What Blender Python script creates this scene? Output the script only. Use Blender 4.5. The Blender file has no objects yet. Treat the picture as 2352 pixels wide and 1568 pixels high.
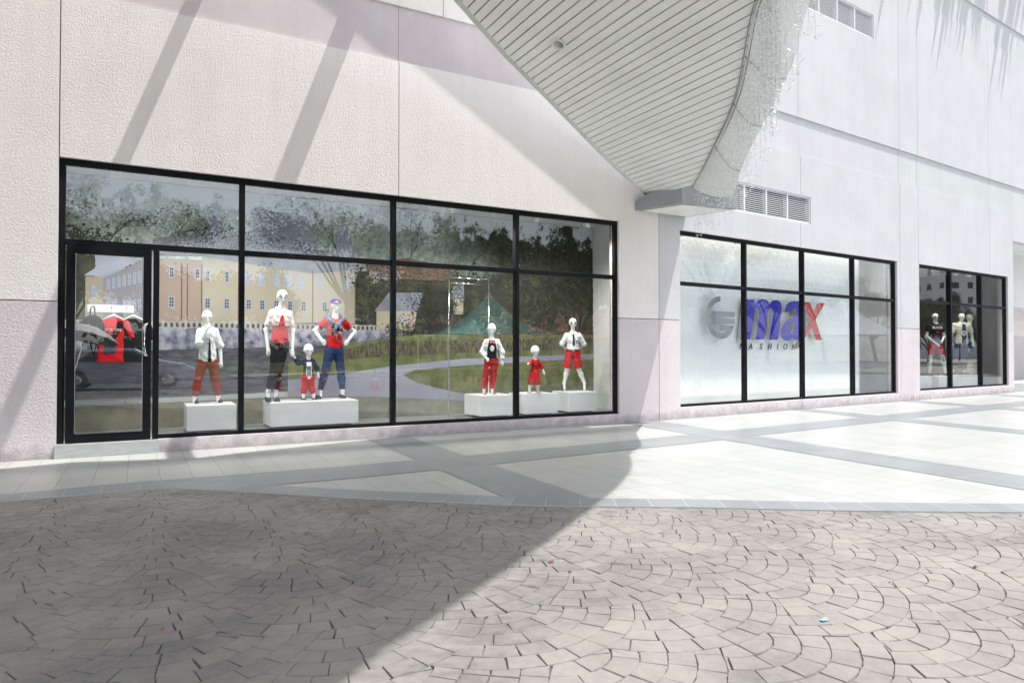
import bpy, bmesh, math, random
import numpy as np
from mathutils import Vector, Matrix
R = math.radians
# ---------------------------------------------------------------- camera, sky, sun, exposure
scene = bpy.context.scene
col = scene.collection
HEAD, PITCH = R(28.776), math.atan(24/1568)
cam_d = bpy.data.cameras.new('camera'); cam = bpy.data.objects.new('camera', cam_d); col.objects.link(cam)
cam.location = (0, -9.994, 1.30)
cam.rotation_euler = (math.pi/2 + PITCH, 0, -HEAD)
cam_d.sensor_width = 36; cam_d.lens = 24.0; cam_d.clip_start = 0.05; cam_d.clip_end = 2000
scene.camera = cam
SUN = Vector((-1.98, 1.0, -5.5)).normalized()          # the way the light travels
SUN_EL = math.asin(-SUN.z); SUN_AZ = math.atan2(-SUN.x, -SUN.y)   # towards the sun, clockwise from +Y
w = bpy.data.worlds.new("World"); scene.world = w; w.use_nodes = True
nt = w.node_tree; bg = nt.nodes['Background']; sky = nt.nodes.new('ShaderNodeTexSky')
sky.sky_type = 'NISHITA'; sky.sun_disc = False; sky.sun_elevation = SUN_EL; sky.sun_rotation = SUN_AZ
sky.air_density = 1.0; sky.dust_density = 1.5; sky.ozone_density = 1.0
hs_ = nt.nodes.new('ShaderNodeHueSaturation'); hs_.inputs['Saturation'].default_value = .32; nt.links.new(sky.outputs[0], hs_.inputs['Color']); nt.links.new(hs_.outputs[0], bg.inputs[0]); bg.inputs[1].default_value = 0.15
sun_d = bpy.data.lights.new('sun', 'SUN'); sun_d.energy = 2.75; sun_d.angle = R(0.5); sun_d.color = (1.0, 0.97, 0.93)
sun = bpy.data.objects.new('sun', sun_d); col.objects.link(sun)
sun.rotation_euler = SUN.to_track_quat('-Z', 'Y').to_euler(); sun.location = (5, -20, 30)
scene.view_settings.view_transform = 'Standard'; scene.view_settings.look = 'None'
scene.view_settings.exposure = 1.08; scene.view_settings.gamma = 1.0
scene.render.engine = 'CYCLES'
cy = scene.cycles
cy.max_bounces = 8; cy.diffuse_bounces = 4; cy.glossy_bounces = 3; cy.transparent_max_bounces = 12; cy.transmission_bounces = 4
cy.use_denoising = True; cy.sample_clamp_indirect = 6

# ---------------------------------------------------------------- helpers
def tag(o, label=None, cat=None, group=None, kind=None):
    if label: o['label'] = label
    if cat: o['category'] = cat
    if group: o['group'] = group
    if kind: o['kind'] = kind
    return o
def empty(name, loc=(0, 0, 0), rz=0.0, parent=None):
    o = bpy.data.objects.new(name, None); col.objects.link(o); o.location = loc; o.rotation_euler = (0, 0, rz)
    o.empty_display_size = 0.1
    if parent: o.parent = parent
    return o
F1 = Matrix.Identity(4)
DIR2 = Vector((0.99592, 0.09019, 0)); N2 = Vector((-0.09019, 0.99592, 0)); XB = 8.669
F2 = Matrix(((DIR2.x, N2.x, 0, XB), (DIR2.y, N2.y, 0, 0), (0, 0, 1, 0), (0, 0, 0, 1)))
class MB:
    def __init__(s, frame=F1): s.v = []; s.f = []; s.m = []; s.sm = []; s.frame = frame; s.uv = {}
    def vert(s, p): s.v.append(tuple(s.frame @ Vector(p))); return len(s.v)-1
    def face(s, pts, m=0, smooth=False):
        s.f.append([s.vert(p) for p in pts]); s.m.append(m); s.sm.append(smooth)
    def box(s, x0, x1, y0, y1, z0, z1, m=0, bev=0.0):
        if bev <= 0:
            c = [s.vert((x, y, z)) for z in (z0, z1) for y in (y0, y1) for x in (x0, x1)]
            for q in ((0,2,3,1),(4,5,7,6),(0,1,5,4),(2,6,7,3),(0,4,6,2),(1,3,7,5)):
                s.f.append([c[i] for i in q]); s.m.append(m); s.sm.append(False)
        else:
            bm = bmesh.new(); bmesh.ops.create_cube(bm, size=1)
            for v in bm.verts: v.co = Vector(((x0+x1)/2+v.co.x*(x1-x0), (y0+y1)/2+v.co.y*(y1-y0), (z0+z1)/2+v.co.z*(z1-z0)))
            bmesh.ops.bevel(bm, geom=bm.edges[:], offset=bev, segments=2, affect='EDGES')
            s.addbm(bm, m); bm.free()
    def addbm(s, bm, m=0, smooth=False, mat=None):
        bm.verts.ensure_lookup_table(); base = len(s.v)
        T = s.frame @ mat if mat else s.frame
        for v in bm.verts: s.v.append(tuple(T @ v.co))
        for f in bm.faces: s.f.append([base+v.index for v in f.verts]); s.m.append(m); s.sm.append(smooth)
    def prism(s, pts, h0, h1, m=0, axis='z', caps=(True, True)):
        # polygon pts in 2D extruded along axis ('z': xy polygon, 'y': xz polygon)
        def P(p, h): return (p[0], p[1], h) if axis == 'z' else (p[0], h, p[1])
        a = [s.vert(P(p, h0)) for p in pts]; b = [s.vert(P(p, h1)) for p in pts]; n = len(pts)
        if caps[0]: s.f.append(a[::-1]); s.m.append(m); s.sm.append(False)
        if caps[1]: s.f.append(b[:]); s.m.append(m); s.sm.append(False)
        for i in range(n):
            j = (i+1) % n; s.f.append([a[i], a[j], b[j], b[i]]); s.m.append(m); s.sm.append(False)
    def tube(s, pts, r, m=0, n=8, caps=True, smooth=True):
        pts = [Vector(p) for p in pts]; rs = r if isinstance(r, (list, tuple)) else [r]*len(pts)
        rings = []; up = Vector((0, 0, 1))
        for i, p in enumerate(pts):
            t = (pts[min(i+1, len(pts)-1)]-pts[max(i-1, 0)]).normalized()
            a = t.cross(up)
            if a.length < 1e-3: a = t.cross(Vector((1, 0, 0)))
            a.normalize(); b = t.cross(a)
            rings.append([s.vert(p+(a*math.cos(2*math.pi*k/n)+b*math.sin(2*math.pi*k/n))*rs[i]) for k in range(n)])
        for i in range(len(rings)-1):
            for k in range(n):
                k2 = (k+1) % n; s.f.append([rings[i][k], rings[i][k2], rings[i+1][k2], rings[i+1][k]]); s.m.append(m); s.sm.append(smooth)
        if caps:
            s.f.append(rings[0][::-1]); s.m.append(m); s.sm.append(False); s.f.append(rings[-1][:]); s.m.append(m); s.sm.append(False)
    def lathe(s, c, prof, m=0, n=20, smooth=True, axis=None):
        T = Matrix.Translation(Vector(c)) @ (axis if axis else Matrix.Identity(4)); rings = []
        for (r, z) in prof:
            rings.append([s.vert(T @ Vector((r*math.cos(2*math.pi*k/n), r*math.sin(2*math.pi*k/n), z))) for k in range(n)])
        for i in range(len(rings)-1):
            for k in range(n):
                k2 = (k+1) % n; s.f.append([rings[i][k], rings[i][k2], rings[i+1][k2], rings[i+1][k]]); s.m.append(m); s.sm.append(smooth)
        s.f.append(rings[0][::-1]); s.m.append(m); s.sm.append(False); s.f.append(rings[-1][:]); s.m.append(m); s.sm.append(False)
    def build(s, name, mats, parent=None, bevel=0, fixn=True):
        me = bpy.data.meshes.new(name); me.from_pydata(s.v, [], s.f)
        if not isinstance(mats, (list, tuple)): mats = [mats]
        for m in mats: me.materials.append(m)
        me.polygons.foreach_set('material_index', s.m); me.polygons.foreach_set('use_smooth', s.sm)
        me.update()
        if fixn:
            bm = bmesh.new(); bm.from_mesh(me); bmesh.ops.recalc_face_normals(bm, faces=bm.faces[:]); bm.to_mesh(me); bm.free()
        o = bpy.data.objects.new(name, me); col.objects.link(o)
        if parent:
            o.parent = parent
            o.matrix_parent_inverse = Matrix.LocRotScale(parent.location, parent.rotation_euler, None).inverted() if getattr(s, 'world', False) else Matrix.Identity(4)
        if bevel:
            md = o.modifiers.new('bevel', 'BEVEL'); md.width = bevel; md.segments = 2; md.limit_method = 'ANGLE'
        return o

# ---------------------------------------------------------------- materials
def mat(name, base=(.5,.5,.5), rough=.6, metal=0, spec=.5):
    m = bpy.data.materials.new(name); m.use_nodes = True
    p = m.node_tree.nodes['Principled BSDF']; p.inputs['Base Color'].default_value = (*base, 1)
    p.inputs['Roughness'].default_value = rough; p.inputs['Metallic'].default_value = metal
    p.inputs['Specular IOR Level'].default_value = spec
    return m
def N(m, t, **kw):
    n = m.node_tree.nodes.new(t)
    for k, v in kw.items():
        if k.startswith('i_'): n.inputs[k[2:].replace('_', ' ')].default_value = v
        else: setattr(n, k, v)
    return n
def L(m, a, b): m.node_tree.links.new(a, b)
def prin(m): return m.node_tree.nodes['Principled BSDF']
def noise_mat(name, c1, c2, scale=8, rough=.7, bump=0, bscale=None, detail=4, dist=0.0, lo=.35, hi=.65, metal=0, bdist=.01, spec=.5, coord='Object', stretch=None):
    m = mat(name, c1, rough, metal, spec); tc = N(m, 'ShaderNodeTexCoord'); src = tc.outputs[coord]
    if stretch:
        mp = N(m, 'ShaderNodeMapping'); mp.inputs['Scale'].default_value = stretch; L(m, src, mp.inputs[0]); src2 = mp.outputs[0]
    else: src2 = src
    n = N(m, 'ShaderNodeTexNoise'); n.inputs['Scale'].default_value = scale; n.inputs['Detail'].default_value = detail; n.inputs['Distortion'].default_value = dist
    L(m, src2, n.inputs['Vector'])
    r = N(m, 'ShaderNodeValToRGB'); r.color_ramp.elements[0].position = lo; r.color_ramp.elements[1].position = hi
    r.color_ramp.elements[0].color = (*c1, 1); r.color_ramp.elements[1].color = (*c2, 1)
    L(m, n.outputs['Fac'], r.inputs[0]); L(m, r.outputs[0], prin(m).inputs['Base Color'])
    if bump:
        n2 = N(m, 'ShaderNodeTexNoise'); n2.inputs['Scale'].default_value = bscale or scale*4; n2.inputs['Detail'].default_value = 3
        L(m, src, n2.inputs['Vector']); b = N(m, 'ShaderNodeBump'); b.inputs['Strength'].default_value = bump; b.inputs['Distance'].default_value = bdist
        L(m, n2.outputs['Fac'], b.inputs['Height']); L(m, b.outputs[0], prin(m).inputs['Normal'])
    return m
def stucco(name, c1, c2, strength=.8, fine=34, bdist=.012, dirt=False):
    m = mat(name, c1, .85, 0, .2); tc = N(m, 'ShaderNodeTexCoord')
    big = N(m, 'ShaderNodeTexNoise'); big.inputs['Scale'].default_value = .9; big.inputs['Detail'].default_value = 6; big.inputs['Roughness'].default_value = .62; L(m, tc.outputs['Object'], big.inputs['Vector'])
    r = N(m, 'ShaderNodeValToRGB'); r.color_ramp.elements[0].position = .32; r.color_ramp.elements[1].position = .68
    r.color_ramp.elements[0].color = (*c1, 1); r.color_ramp.elements[1].color = (*c2, 1); L(m, big.outputs['Fac'], r.inputs[0])
    # vertical rain streaks
    mp = N(m, 'ShaderNodeMapping'); mp.inputs['Scale'].default_value = (5, 5, .22); L(m, tc.outputs['Object'], mp.inputs[0])
    st = N(m, 'ShaderNodeTexNoise'); st.inputs['Scale'].default_value = 1.6; st.inputs['Detail'].default_value = 5; L(m, mp.outputs[0], st.inputs['Vector'])
    sr = N(m, 'ShaderNodeMapRange'); sr.inputs[1].default_value = .3; sr.inputs[2].default_value = .62; sr.inputs[3].default_value = .965; sr.inputs[4].default_value = 1.0; L(m, st.outputs['Fac'], sr.inputs[0])
    mx = N(m, 'ShaderNodeMix', data_type='RGBA', blend_type='MULTIPLY'); mx.inputs[0].default_value = 1
    L(m, r.outputs[0], mx.inputs[6]); cmb = N(m, 'ShaderNodeCombineColor'); 
    for i in range(3): L(m, sr.outputs[0], cmb.inputs[i])
    L(m, cmb.outputs[0], mx.inputs[7]); outc = mx.outputs[2]
    if dirt:   # splash dirt along the wall foot
        sx = N(m, 'ShaderNodeSeparateXYZ'); L(m, tc.outputs['Object'], sx.inputs[0]); dn = N(m, 'ShaderNodeTexNoise'); dn.inputs['Scale'].default_value = 7; dn.inputs['Detail'].default_value = 7; L(m, tc.outputs['Object'], dn.inputs['Vector'])
        mu = N(m, 'ShaderNodeMath', operation='MULTIPLY_ADD'); L(m, dn.outputs['Fac'], mu.inputs[0]); mu.inputs[1].default_value = -.34; L(m, sx.outputs[2], mu.inputs[2])
        dr = N(m, 'ShaderNodeMapRange'); dr.inputs[1].default_value = -.17; dr.inputs[2].default_value = .02; dr.inputs[3].default_value = .62; dr.inputs[4].default_value = 1; L(m, mu.outputs[0], dr.inputs[0])
        vs = N(m, 'ShaderNodeVectorMath', operation='SCALE'); L(m, outc, vs.inputs[0]); L(m, dr.outputs[0], vs.inputs['Scale']); outc = vs.outputs[0]
    L(m, outc, prin(m).inputs['Base Color'])
    n1 = N(m, 'ShaderNodeTexNoise'); n1.inputs['Scale'].default_value = fine; n1.inputs['Detail'].default_value = 2.5; n1.inputs['Distortion'].default_value = .9; L(m, tc.outputs['Object'], n1.inputs['Vector'])
    rr = N(m, 'ShaderNodeMapRange'); rr.inputs[1].default_value = .40; rr.inputs[2].default_value = .62; L(m, n1.outputs['Fac'], rr.inputs[0])
    b = N(m, 'ShaderNodeBump'); b.inputs['Strength'].default_value = strength; b.inputs['Distance'].default_value = bdist
    L(m, rr.outputs[0], b.inputs['Height']); L(m, b.outputs[0], prin(m).inputs['Normal'])
    return m
M = {}
M['stucco1'] = stucco('warm stucco lightened', (.81,.76,.735), (.87,.825,.80), .28, 44)  # same paint as the next, lightened in place of light lost under the canopy
M['stucco2'] = stucco('cool stucco darkened', (.565,.56,.575), (.62,.615,.63), .22, 44)  # darkened in colour to offset the strong ground bounce on this wall
M['mauve'] = stucco('mauve stucco', (.64,.58,.595), (.72,.655,.67), .34, 40, dirt=True)
M['band1'] = stucco('smooth mauve band', (.56,.50,.515), (.66,.60,.615), .12, 50)
M['band2'] = stucco('smooth lavender band', (.56,.55,.575), (.61,.60,.625), .12, 50)
M['bandg'] = stucco('smooth pale green band', (.535,.56,.56), (.585,.605,.605), .12, 50)
M['dark'] = mat('joint shadow gap', (.10,.09,.09), .9)
M['frame'] = noise_mat('charcoal aluminium', (.006,.007,.009), (.011,.012,.015), 3, .6, spec=.12)
M['steel'] = mat('polished steel', (.75,.76,.77), .16, 1.0)
M['white'] = noise_mat('white laminate', (.74,.75,.77), (.80,.81,.82), 3, .35)
M['plaster'] = noise_mat('white interior paint', (.70,.72,.72), (.76,.77,.77), 2, .8)
M['louvre'] = mat('white powder coat', (.72,.73,.75), .5)
M['tile_step'] = noise_mat('grey step tile', (.40,.42,.42), (.48,.49,.48), 6, .5, stretch=(1,1,6))
M['floor_in'] = noise_mat('grey vinyl floor', (.16,.165,.17), (.22,.225,.23), 5, .35)
# glass: tinted film plus mirror reflection
def glass(name, tint, base, rough=0.0, ior=1.5):
    m = bpy.data.materials.new(name); m.use_nodes = True; t = m.node_tree; t.nodes.remove(prin(m))
    out = t.nodes['Material Output']; tr = N(m, 'ShaderNodeBsdfTransparent'); tr.inputs[0].default_value = (*tint, 1)
    gl = N(m, 'ShaderNodeBsdfGlossy'); gl.inputs['Roughness'].default_value = rough; gl.inputs['Color'].default_value = (.95,.97,1.0,1)
    ge = N(m, 'ShaderNodeNewGeometry'); dt = N(m, 'ShaderNodeVectorMath', operation='DOT_PRODUCT'); L(m, ge.outputs['Incoming'], dt.inputs[0]); L(m, ge.outputs['True Normal'], dt.inputs[1])
    ab = N(m, 'ShaderNodeMath', operation='ABSOLUTE'); L(m, dt.outputs['Value'], ab.inputs[0]); om = N(m, 'ShaderNodeMath', operation='SUBTRACT'); om.inputs[0].default_value = 1; L(m, ab.outputs[0], om.inputs[1])
    pw = N(m, 'ShaderNodeMath', operation='POWER'); pw.inputs[1].default_value = 4.5; L(m, om.outputs[0], pw.inputs[0]); fr = pw
    ad = N(m, 'ShaderNodeMath', operation='ADD'); ad.inputs[1].default_value = base; ad.use_clamp = True; L(m, fr.outputs[0], ad.inputs[0])
    # slightly wavy panes
    tc = N(m, 'ShaderNodeTexCoord'); ns = N(m, 'ShaderNodeTexNoise'); ns.inputs['Scale'].default_value = .9; ns.inputs['Detail'].default_value = 1; L(m, tc.outputs['Object'], ns.inputs['Vector'])
    bp = N(m, 'ShaderNodeBump'); bp.inputs['Strength'].default_value = .25; bp.inputs['Distance'].default_value = .006; L(m, ns.outputs['Fac'], bp.inputs['Height']); L(m, bp.outputs[0], gl.inputs['Normal'])
    mx = N(m, 'ShaderNodeMixShader'); L(m, ad.outputs[0], mx.inputs[0]); L(m, tr.outputs[0], mx.inputs[1]); L(m, gl.outputs[0], mx.inputs[2]); L(m, mx.outputs[0], out.inputs[0])
    return m
M['glass2'] = glass('clear shop window glass', (.97,.98,.975), .012)
M['glass'] = glass('shop window glass', (.955,.97,.965), .065)

# ---------------------------------------------------------------- ground
# boundary between tiles and stamped concrete, in x (along the wall) and d (metres out from the wall)
OUT = [(-14,2.65),(-1.03,2.65),(-.2,2.65),(.12,2.66),(.3,2.69),(.79,3.12),(1.67,3.95),(2.71,4.83),(3.28,5.23),(4.12,5.74),(5.13,6.43),(6.3,7.13),(9,8.6),(14,11.0),(24,15),(40,20)]
def lerp(tab, x):
    if x <= tab[0][0]: return tab[0][1]
    for (a, b), (c, d) in zip(tab, tab[1:]):
        if x <= c: return b+(d-b)*(x-a)/(c-a)
    return tab[-1][1]
WALLC = [(-14,0),(8.67,0),(40,-2.84)]
A_TOP = [(-14,2.33),(-1.1,2.30),(0,2.2),(.6,2.22),(2.1,2.25),(3.6,2.2),(5.6,2.07),(7.7,1.9),(8.4,1.8),(12.5,1.44),(17.3,.95),(20.5,.70),(24.6,.35),(40,-1)]
A_BOT = [(-14,3.0),(-1,3.0),(1.9,3.03),(3.6,2.95),(5.75,2.77),(7.1,2.68),(8.3,2.52),(12.4,2.13),(17.1,1.67),(24.4,1.05),(40,-.3)]
random.seed(3)
def strip(name, z, mats, xs, f0, f1, nseg=1, parent=None):
    bm = bmesh.new(); uvl = bm.loops.layers.uv.new('UVMap'); rows = []
    for x in xs:
        a, b = f0(x), f1(x); rows.append([bm.verts.new((x, -(a+(b-a)*i/nseg), z)) for i in range(nseg+1)])
    for i in range(len(rows)-1):
        for j in range(nseg):
            f = bm.faces.new((rows[i][j], rows[i][j+1], rows[i+1][j+1], rows[i+1][j]))
            for lp in f.loops: lp[uvl].uv = (lp.vert.co.x, -lp.vert.co.y-lerp(WALLC, lp.vert.co.x))
    me = bpy.data.meshes.new(name); bm.to_mesh(me); bm.free(); me.materials.append(mats)
    o = bpy.data.objects.new(name, me); col.objects.link(o); tag(o, kind='structure')
    if parent: o.parent = parent
    return o
def tile_mat(name, c1, c2, grout, bw=.3, rh=.6, mort=.003, rough=.35, shift=(.08, 0), offset=0.0, spec=.5):
    m = mat(name, c1, rough, 0, spec); uv = N(m, 'ShaderNodeUVMap'); mp = N(m, 'ShaderNodeMapping'); mp.inputs['Location'].default_value = (*shift, 0); L(m, uv.outputs[0], mp.inputs[0])
    b = N(m, 'ShaderNodeTexBrick'); b.offset = offset; b.inputs['Scale'].default_value = 1; b.inputs['Brick Width'].default_value = bw; b.inputs['Row Height'].default_value = rh
    b.inputs['Mortar Size'].default_value = mort; b.inputs['Mortar Smooth'].default_value = .1; b.inputs['Bias'].default_value = 0
    b.inputs['Color1'].default_value = (*c1, 1); b.inputs['Color2'].default_value = (*c2, 1); b.inputs['Mortar'].default_value = (*grout, 1); L(m, mp.outputs[0], b.inputs['Vector'])
    n = N(m, 'ShaderNodeTexNoise'); n.inputs['Scale'].default_value = 1.3; n.inputs['Detail'].default_value = 7; n.inputs['Roughness'].default_value = .65; L(m, uv.outputs[0], n.inputs['Vector'])
    r = N(m, 'ShaderNodeMapRange'); r.inputs[1].default_value = .3; r.inputs[2].default_value = .7; r.inputs[3].default_value = .93; r.inputs[4].default_value = 1.04; L(m, n.outputs['Fac'], r.inputs[0])
    # small dark specks of dirt
    sp = N(m, 'ShaderNodeTexNoise'); sp.inputs['Scale'].default_value = 11; sp.inputs['Detail'].default_value = 2; L(m, uv.outputs[0], sp.inputs['Vector'])
    s2 = N(m, 'ShaderNodeMapRange'); s2.inputs[1].default_value = .76; s2.inputs[2].default_value = .80; s2.inputs[3].default_value = 1; s2.inputs[4].default_value = .7; L(m, sp.outputs['Fac'], s2.inputs[0])
    mu = N(m, 'ShaderNodeMath', operation='MULTIPLY'); L(m, r.outputs[0], mu.inputs[0]); L(m, s2.outputs[0], mu.inputs[1])
    v = N(m, 'ShaderNodeVectorMath', operation='SCALE'); L(m, b.outputs['Color'], v.inputs[0]); L(m, mu.outputs[0], v.inputs['Scale']); L(m, v.outputs[0], prin(m).inputs['Base Color'])
    bp = N(m, 'ShaderNodeBump'); bp.inputs['Strength'].default_value = .5; bp.inputs['Distance'].default_value = .003; bp.invert = True; L(m, b.outputs['Fac'], bp.inputs['Height']); L(m, bp.outputs[0], prin(m).inputs['Normal'])
    return m
M['tile'] = tile_mat('cream floor tile', (.375,.385,.375), (.415,.422,.41), (.20,.20,.19))
M['tileg'] = tile_mat('grey floor tile', (.225,.24,.25), (.255,.27,.28), (.36,.36,.35), spec=.4)
M['tileb'] = tile_mat('grey border tile', (.225,.24,.25), (.255,.27,.28), (.50,.50,.49), bw=.3, rh=5, mort=.003)
xs = sorted(set([round(-14+.25*i, 3) for i in range(0, 217)] + [p[0] for p in OUT] + [8.67]))
wl = lambda x: lerp(WALLC, x)-.12
strip('tiled_pavement', 0.0, M['tile'], xs, wl, lambda x: lerp(OUT, x)-.03, 6)
strip('pavement_band', .004, M['tileg'], xs, lambda x: lerp(A_TOP, x), lambda x: max(lerp(A_TOP, x)+.02, min(lerp(A_BOT, x), lerp(OUT, x)-.02)), 1)
def cross(x0, x1, sl):
    # a grey band running out from the wall; x0, x1 at d=0, sl: dx per metre out
    bm = bmesh.new(); uvl = bm.loops.layers.uv.new('UVMap'); rows = []
    d0 = lerp(WALLC, x0)-.1; dd = []
    for d in np.linspace(d0, 16, 60):
        a, b = x0+sl*d, x1+sl*d
        if min(lerp(OUT, a), lerp(OUT, b)) < d-.2: break
        # leave the crossing with the long band to that band
        dd.append(d)
    segs = []; 
    ca, cb = lerp(A_TOP, (x0+x1)/2), lerp(A_BOT, (x0+x1)/2)
    lo = [d for d in dd if d < ca-.05]+[None]; hi = [None]+[d for d in dd if d > cb+.05]
    for part in ('lo', 'hi'):
        rows = []
        ds = lo if part == 'lo' else hi
        for d in ds:
            for_x = []
            for xx in (x0, x1):
                if d is None:
                    q = ca if part == 'lo' else cb
                    for _ in range(3):
                        q = lerp(A_TOP if part == 'lo' else A_BOT, xx+sl*q)
                    e = q-.002 if part == 'lo' else q+.002
                else: e = min(d, lerp(OUT, xx+sl*d)-.03)
                for_x.append(bm.verts.new((xx+sl*e, -e, .004)))
            rows.append(for_x)
        for r0, r1 in zip(rows, rows[1:]):
            f = bm.faces.new((r0[0], r1[0], r1[1], r0[1]))
            for lp in f.loops: lp[uvl].uv = (lp.vert.co.x+.0, -lp.vert.co.y)
    me = bpy.data.meshes.new('pavement_band'); bm.to_mesh(me); bm.free(); me.materials.append(M['tileg'])
    o = bpy.data.objects.new('pavement_band', me); col.objects.link(o); tag(o, kind='structure')
for x0, x1, sl in ((3.01,3.67,-.025),(7.80,8.60,-.07),(12.85,13.45,-.13),(17.55,18.2,-.2),(22.3,23.0,-.25),(27,27.7,-.28)): cross(x0, x1, sl)
def border():
    bm = bmesh.new(); uvl = bm.loops.layers.uv.new('UVMap'); pts = []
    for i, (x, d) in enumerate(OUT):
        pts.append(Vector((x, -d)))
    fine = []
    for a, b in zip(pts, pts[1:]):
        n = max(1, int((b-a).length/.3))
        for k in range(n): fine.append(a+(b-a)*k/n)
    fine.append(pts[-1]); s = 0; prev = None
    for i, p in enumerate(fine):
        t = (fine[min(i+1, len(fine)-1)]-fine[max(i-1, 0)]).normalized(); nrm = Vector((-t.y, t.x))
        if nrm.y < 0: nrm = -nrm
        if i: s += (p-fine[i-1]).length
        a = bm.verts.new((p.x, p.y, .008)); b = bm.verts.new((p.x+nrm.x*.31, p.y+nrm.y*.31, .008)); c = bm.verts.new((p.x, p.y, -.03))
        if prev:
            f = bm.faces.new((prev[0], a, b, prev[1]))
            for lp, u in zip(f.loops, ((prev[3], 0), (s, 0), (s, .3), (prev[3], .3))): lp[uvl].uv = u
            f2 = bm.faces.new((prev[2], c, a, prev[0]))
        prev = (a, b, c, s)
    me = bpy.data.meshes.new('pavement_border'); bm.to_mesh(me); bm.free(); me.materials.append(M['tileb'])
    o = bpy.data.objects.new('pavement_border', me); col.objects.link(o); tag(o, kind='structure')
border()
# stamped concrete: fans of stones
def stamped():
    rng = random.Random(11)
    e1, e2, org, RR, dr = np.array((.745,-.385)), np.array((0,.60)), np.array((3.11,7.28)), .715, .1192
    fwd = math.radians(83.5); verts = []; faces = []; cols = []
    def covered(p, c):
        # a fan further back (towards the wall) lies over this one
        for q in (c+e1, c-e1-e2, c-e2, c+e1-e2, c-e1-2*e2, c+2*e1, c-2*e1-2*e2):
            if (q-c) @ np.array((.11,.993)) < -.01 and np.hypot(*(p-q)) < RR: return q
        return None
    H_ = .010; zt = -.004
    for i in range(-16, 26):
        for j in range(-30, 40):
            c = org+i*e1+j*e2
            if not (-4.5 < c[0] < 13.5 and 1.8 < c[1] < 12.8): continue
            if c[1] < lerp(OUT, c[0])-.9: continue
            for k in range(0, 6):
                r0, r1 = k*dr, (k+1)*dr; rm = (r0+r1)/2
                n = max(3, round(2*math.pi*rm/.152)); ph = rng.random()
                for q in range(n):
                    a0 = (q+ph)*2*math.pi/n+fwd; a1 = a0+2*math.pi/n; am = (a0+a1)/2
                    j0, j1 = rng.uniform(-.035, .035)*.12/rm, rng.uniform(-.035, .035)*.12/rm
                    mid = c+rm*np.array((math.cos(am), math.sin(am)))
                    if mid[1] < lerp(OUT, mid[0])-.12: continue
                    g = .0020; ga = g/rm
                    ns = 4; ring = []
                    ri, ro = r0+g*.7, r1-g*.7
                    for t in range(ns+1): ring.append((ro, a0+ga+(a1-a0-2*ga)*t/ns+(j0 if t == 0 else 0)))
                    for t in range(ns, -1, -1): ring.append((max(ri, .01), a0+ga+(a1-a0-2*ga)*t/ns))
                    pp = []; ncov = 0
                    for (r_, a_) in ring:
                        p = c+r_*np.array((math.cos(a_), math.sin(a_)))+np.array((rng.gauss(0, .0016), rng.gauss(0, .0016)))
                        for _ in range(2):
                            v = covered(p, c)
                            if v is None: break
                            if _ == 0: ncov += 1
                            dv = p-v; p = v+dv/np.hypot(*dv)*(RR+g)
                        pp.append(p)
                    # skip hidden stones and slivers
                    if ncov == len(ring): continue
                    ar = 0
                    for s_ in range(len(pp)): x1_, y1_ = pp[s_]; x2_, y2_ = pp[(s_+1) % len(pp)]; ar += x1_*y2_-x2_*y1_
                    if abs(ar)/2 < .0005: continue
                    cen = sum(pp)/len(pp); b0 = len(verts); tz = zt+rng.uniform(-.0012, .0012); tx, ty = rng.uniform(-.012, .012), rng.uniform(-.012, .012)
                    m_ = len(pp)
                    for p in pp:
                        dq = (cen-p); ln = np.hypot(*dq); dq = dq/max(ln, 1e-6)*.0036
                        pi = p+dq; verts.append((pi[0], -pi[1], tz+tx*(pi[0]-cen[0])+ty*(pi[1]-cen[1])))
                    for p in pp: verts.append((p[0], -p[1], zt-.0045))
                    for p in pp: verts.append((p[0], -p[1], zt-H_))
                    faces.append([b0+s_ for s_ in range(m_)]); shade = rng.gauss(.5, .16)
                    for s_ in range(m_):
                        n_ = (s_+1) % m_
                        faces.append([b0+s_, b0+n_, b0+m_+n_, b0+m_+s_]); faces.append([b0+m_+s_, b0+m_+n_, b0+2*m_+n_, b0+2*m_+s_])
                    cols += [shade]*(3*m_)
    # grout bed under the stones
    b0 = len(verts); bx = [(-40,-2.5),(45,-2.5),(45,-60),(-40,-60)]
    me = bpy.data.meshes.new('stamped_concrete'); me.from_pydata(verts, [], faces)
    at = me.attributes.new('shade', 'FLOAT', 'POINT'); at.data.foreach_set('value', np.clip(cols, 0, 1).astype(np.float32))
    bm = bmesh.new(); bm.from_mesh(me); bmesh.ops.recalc_face_normals(bm, faces=bm.faces[:]); bm.to_mesh(me); bm.free()
    m = mat('stamped concrete', (.4,.36,.34), .8, 0, .35); tc = N(m, 'ShaderNodeTexCoord'); a = N(m, 'ShaderNodeAttribute', attribute_name='shade')
    n1 = N(m, 'ShaderNodeTexNoise'); n1.inputs['Scale'].default_value = 1.1; n1.inputs['Detail'].default_value = 8; n1.inputs['Roughness'].default_value = .62; L(m, tc.outputs['Object'], n1.inputs['Vector'])
    n2 = N(m, 'ShaderNodeTexNoise'); n2.inputs['Scale'].default_value = 14; n2.inputs['Detail'].default_value = 6; n2.inputs['Roughness'].default_value = .7; L(m, tc.outputs['Object'], n2.inputs['Vector'])
    ad = N(m, 'ShaderNodeMath', operation='MULTIPLY_ADD'); L(m, a.outputs['Fac'], ad.inputs[0]); ad.inputs[1].default_value = .22; L(m, n1.outputs['Fac'], ad.inputs[2])
    ad2 = N(m, 'ShaderNodeMath', operation='MULTIPLY_ADD'); L(m, n2.outputs['Fac'], ad2.inputs[0]); ad2.inputs[1].default_value = .45; L(m, ad.outputs[0], ad2.inputs[2])
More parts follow.
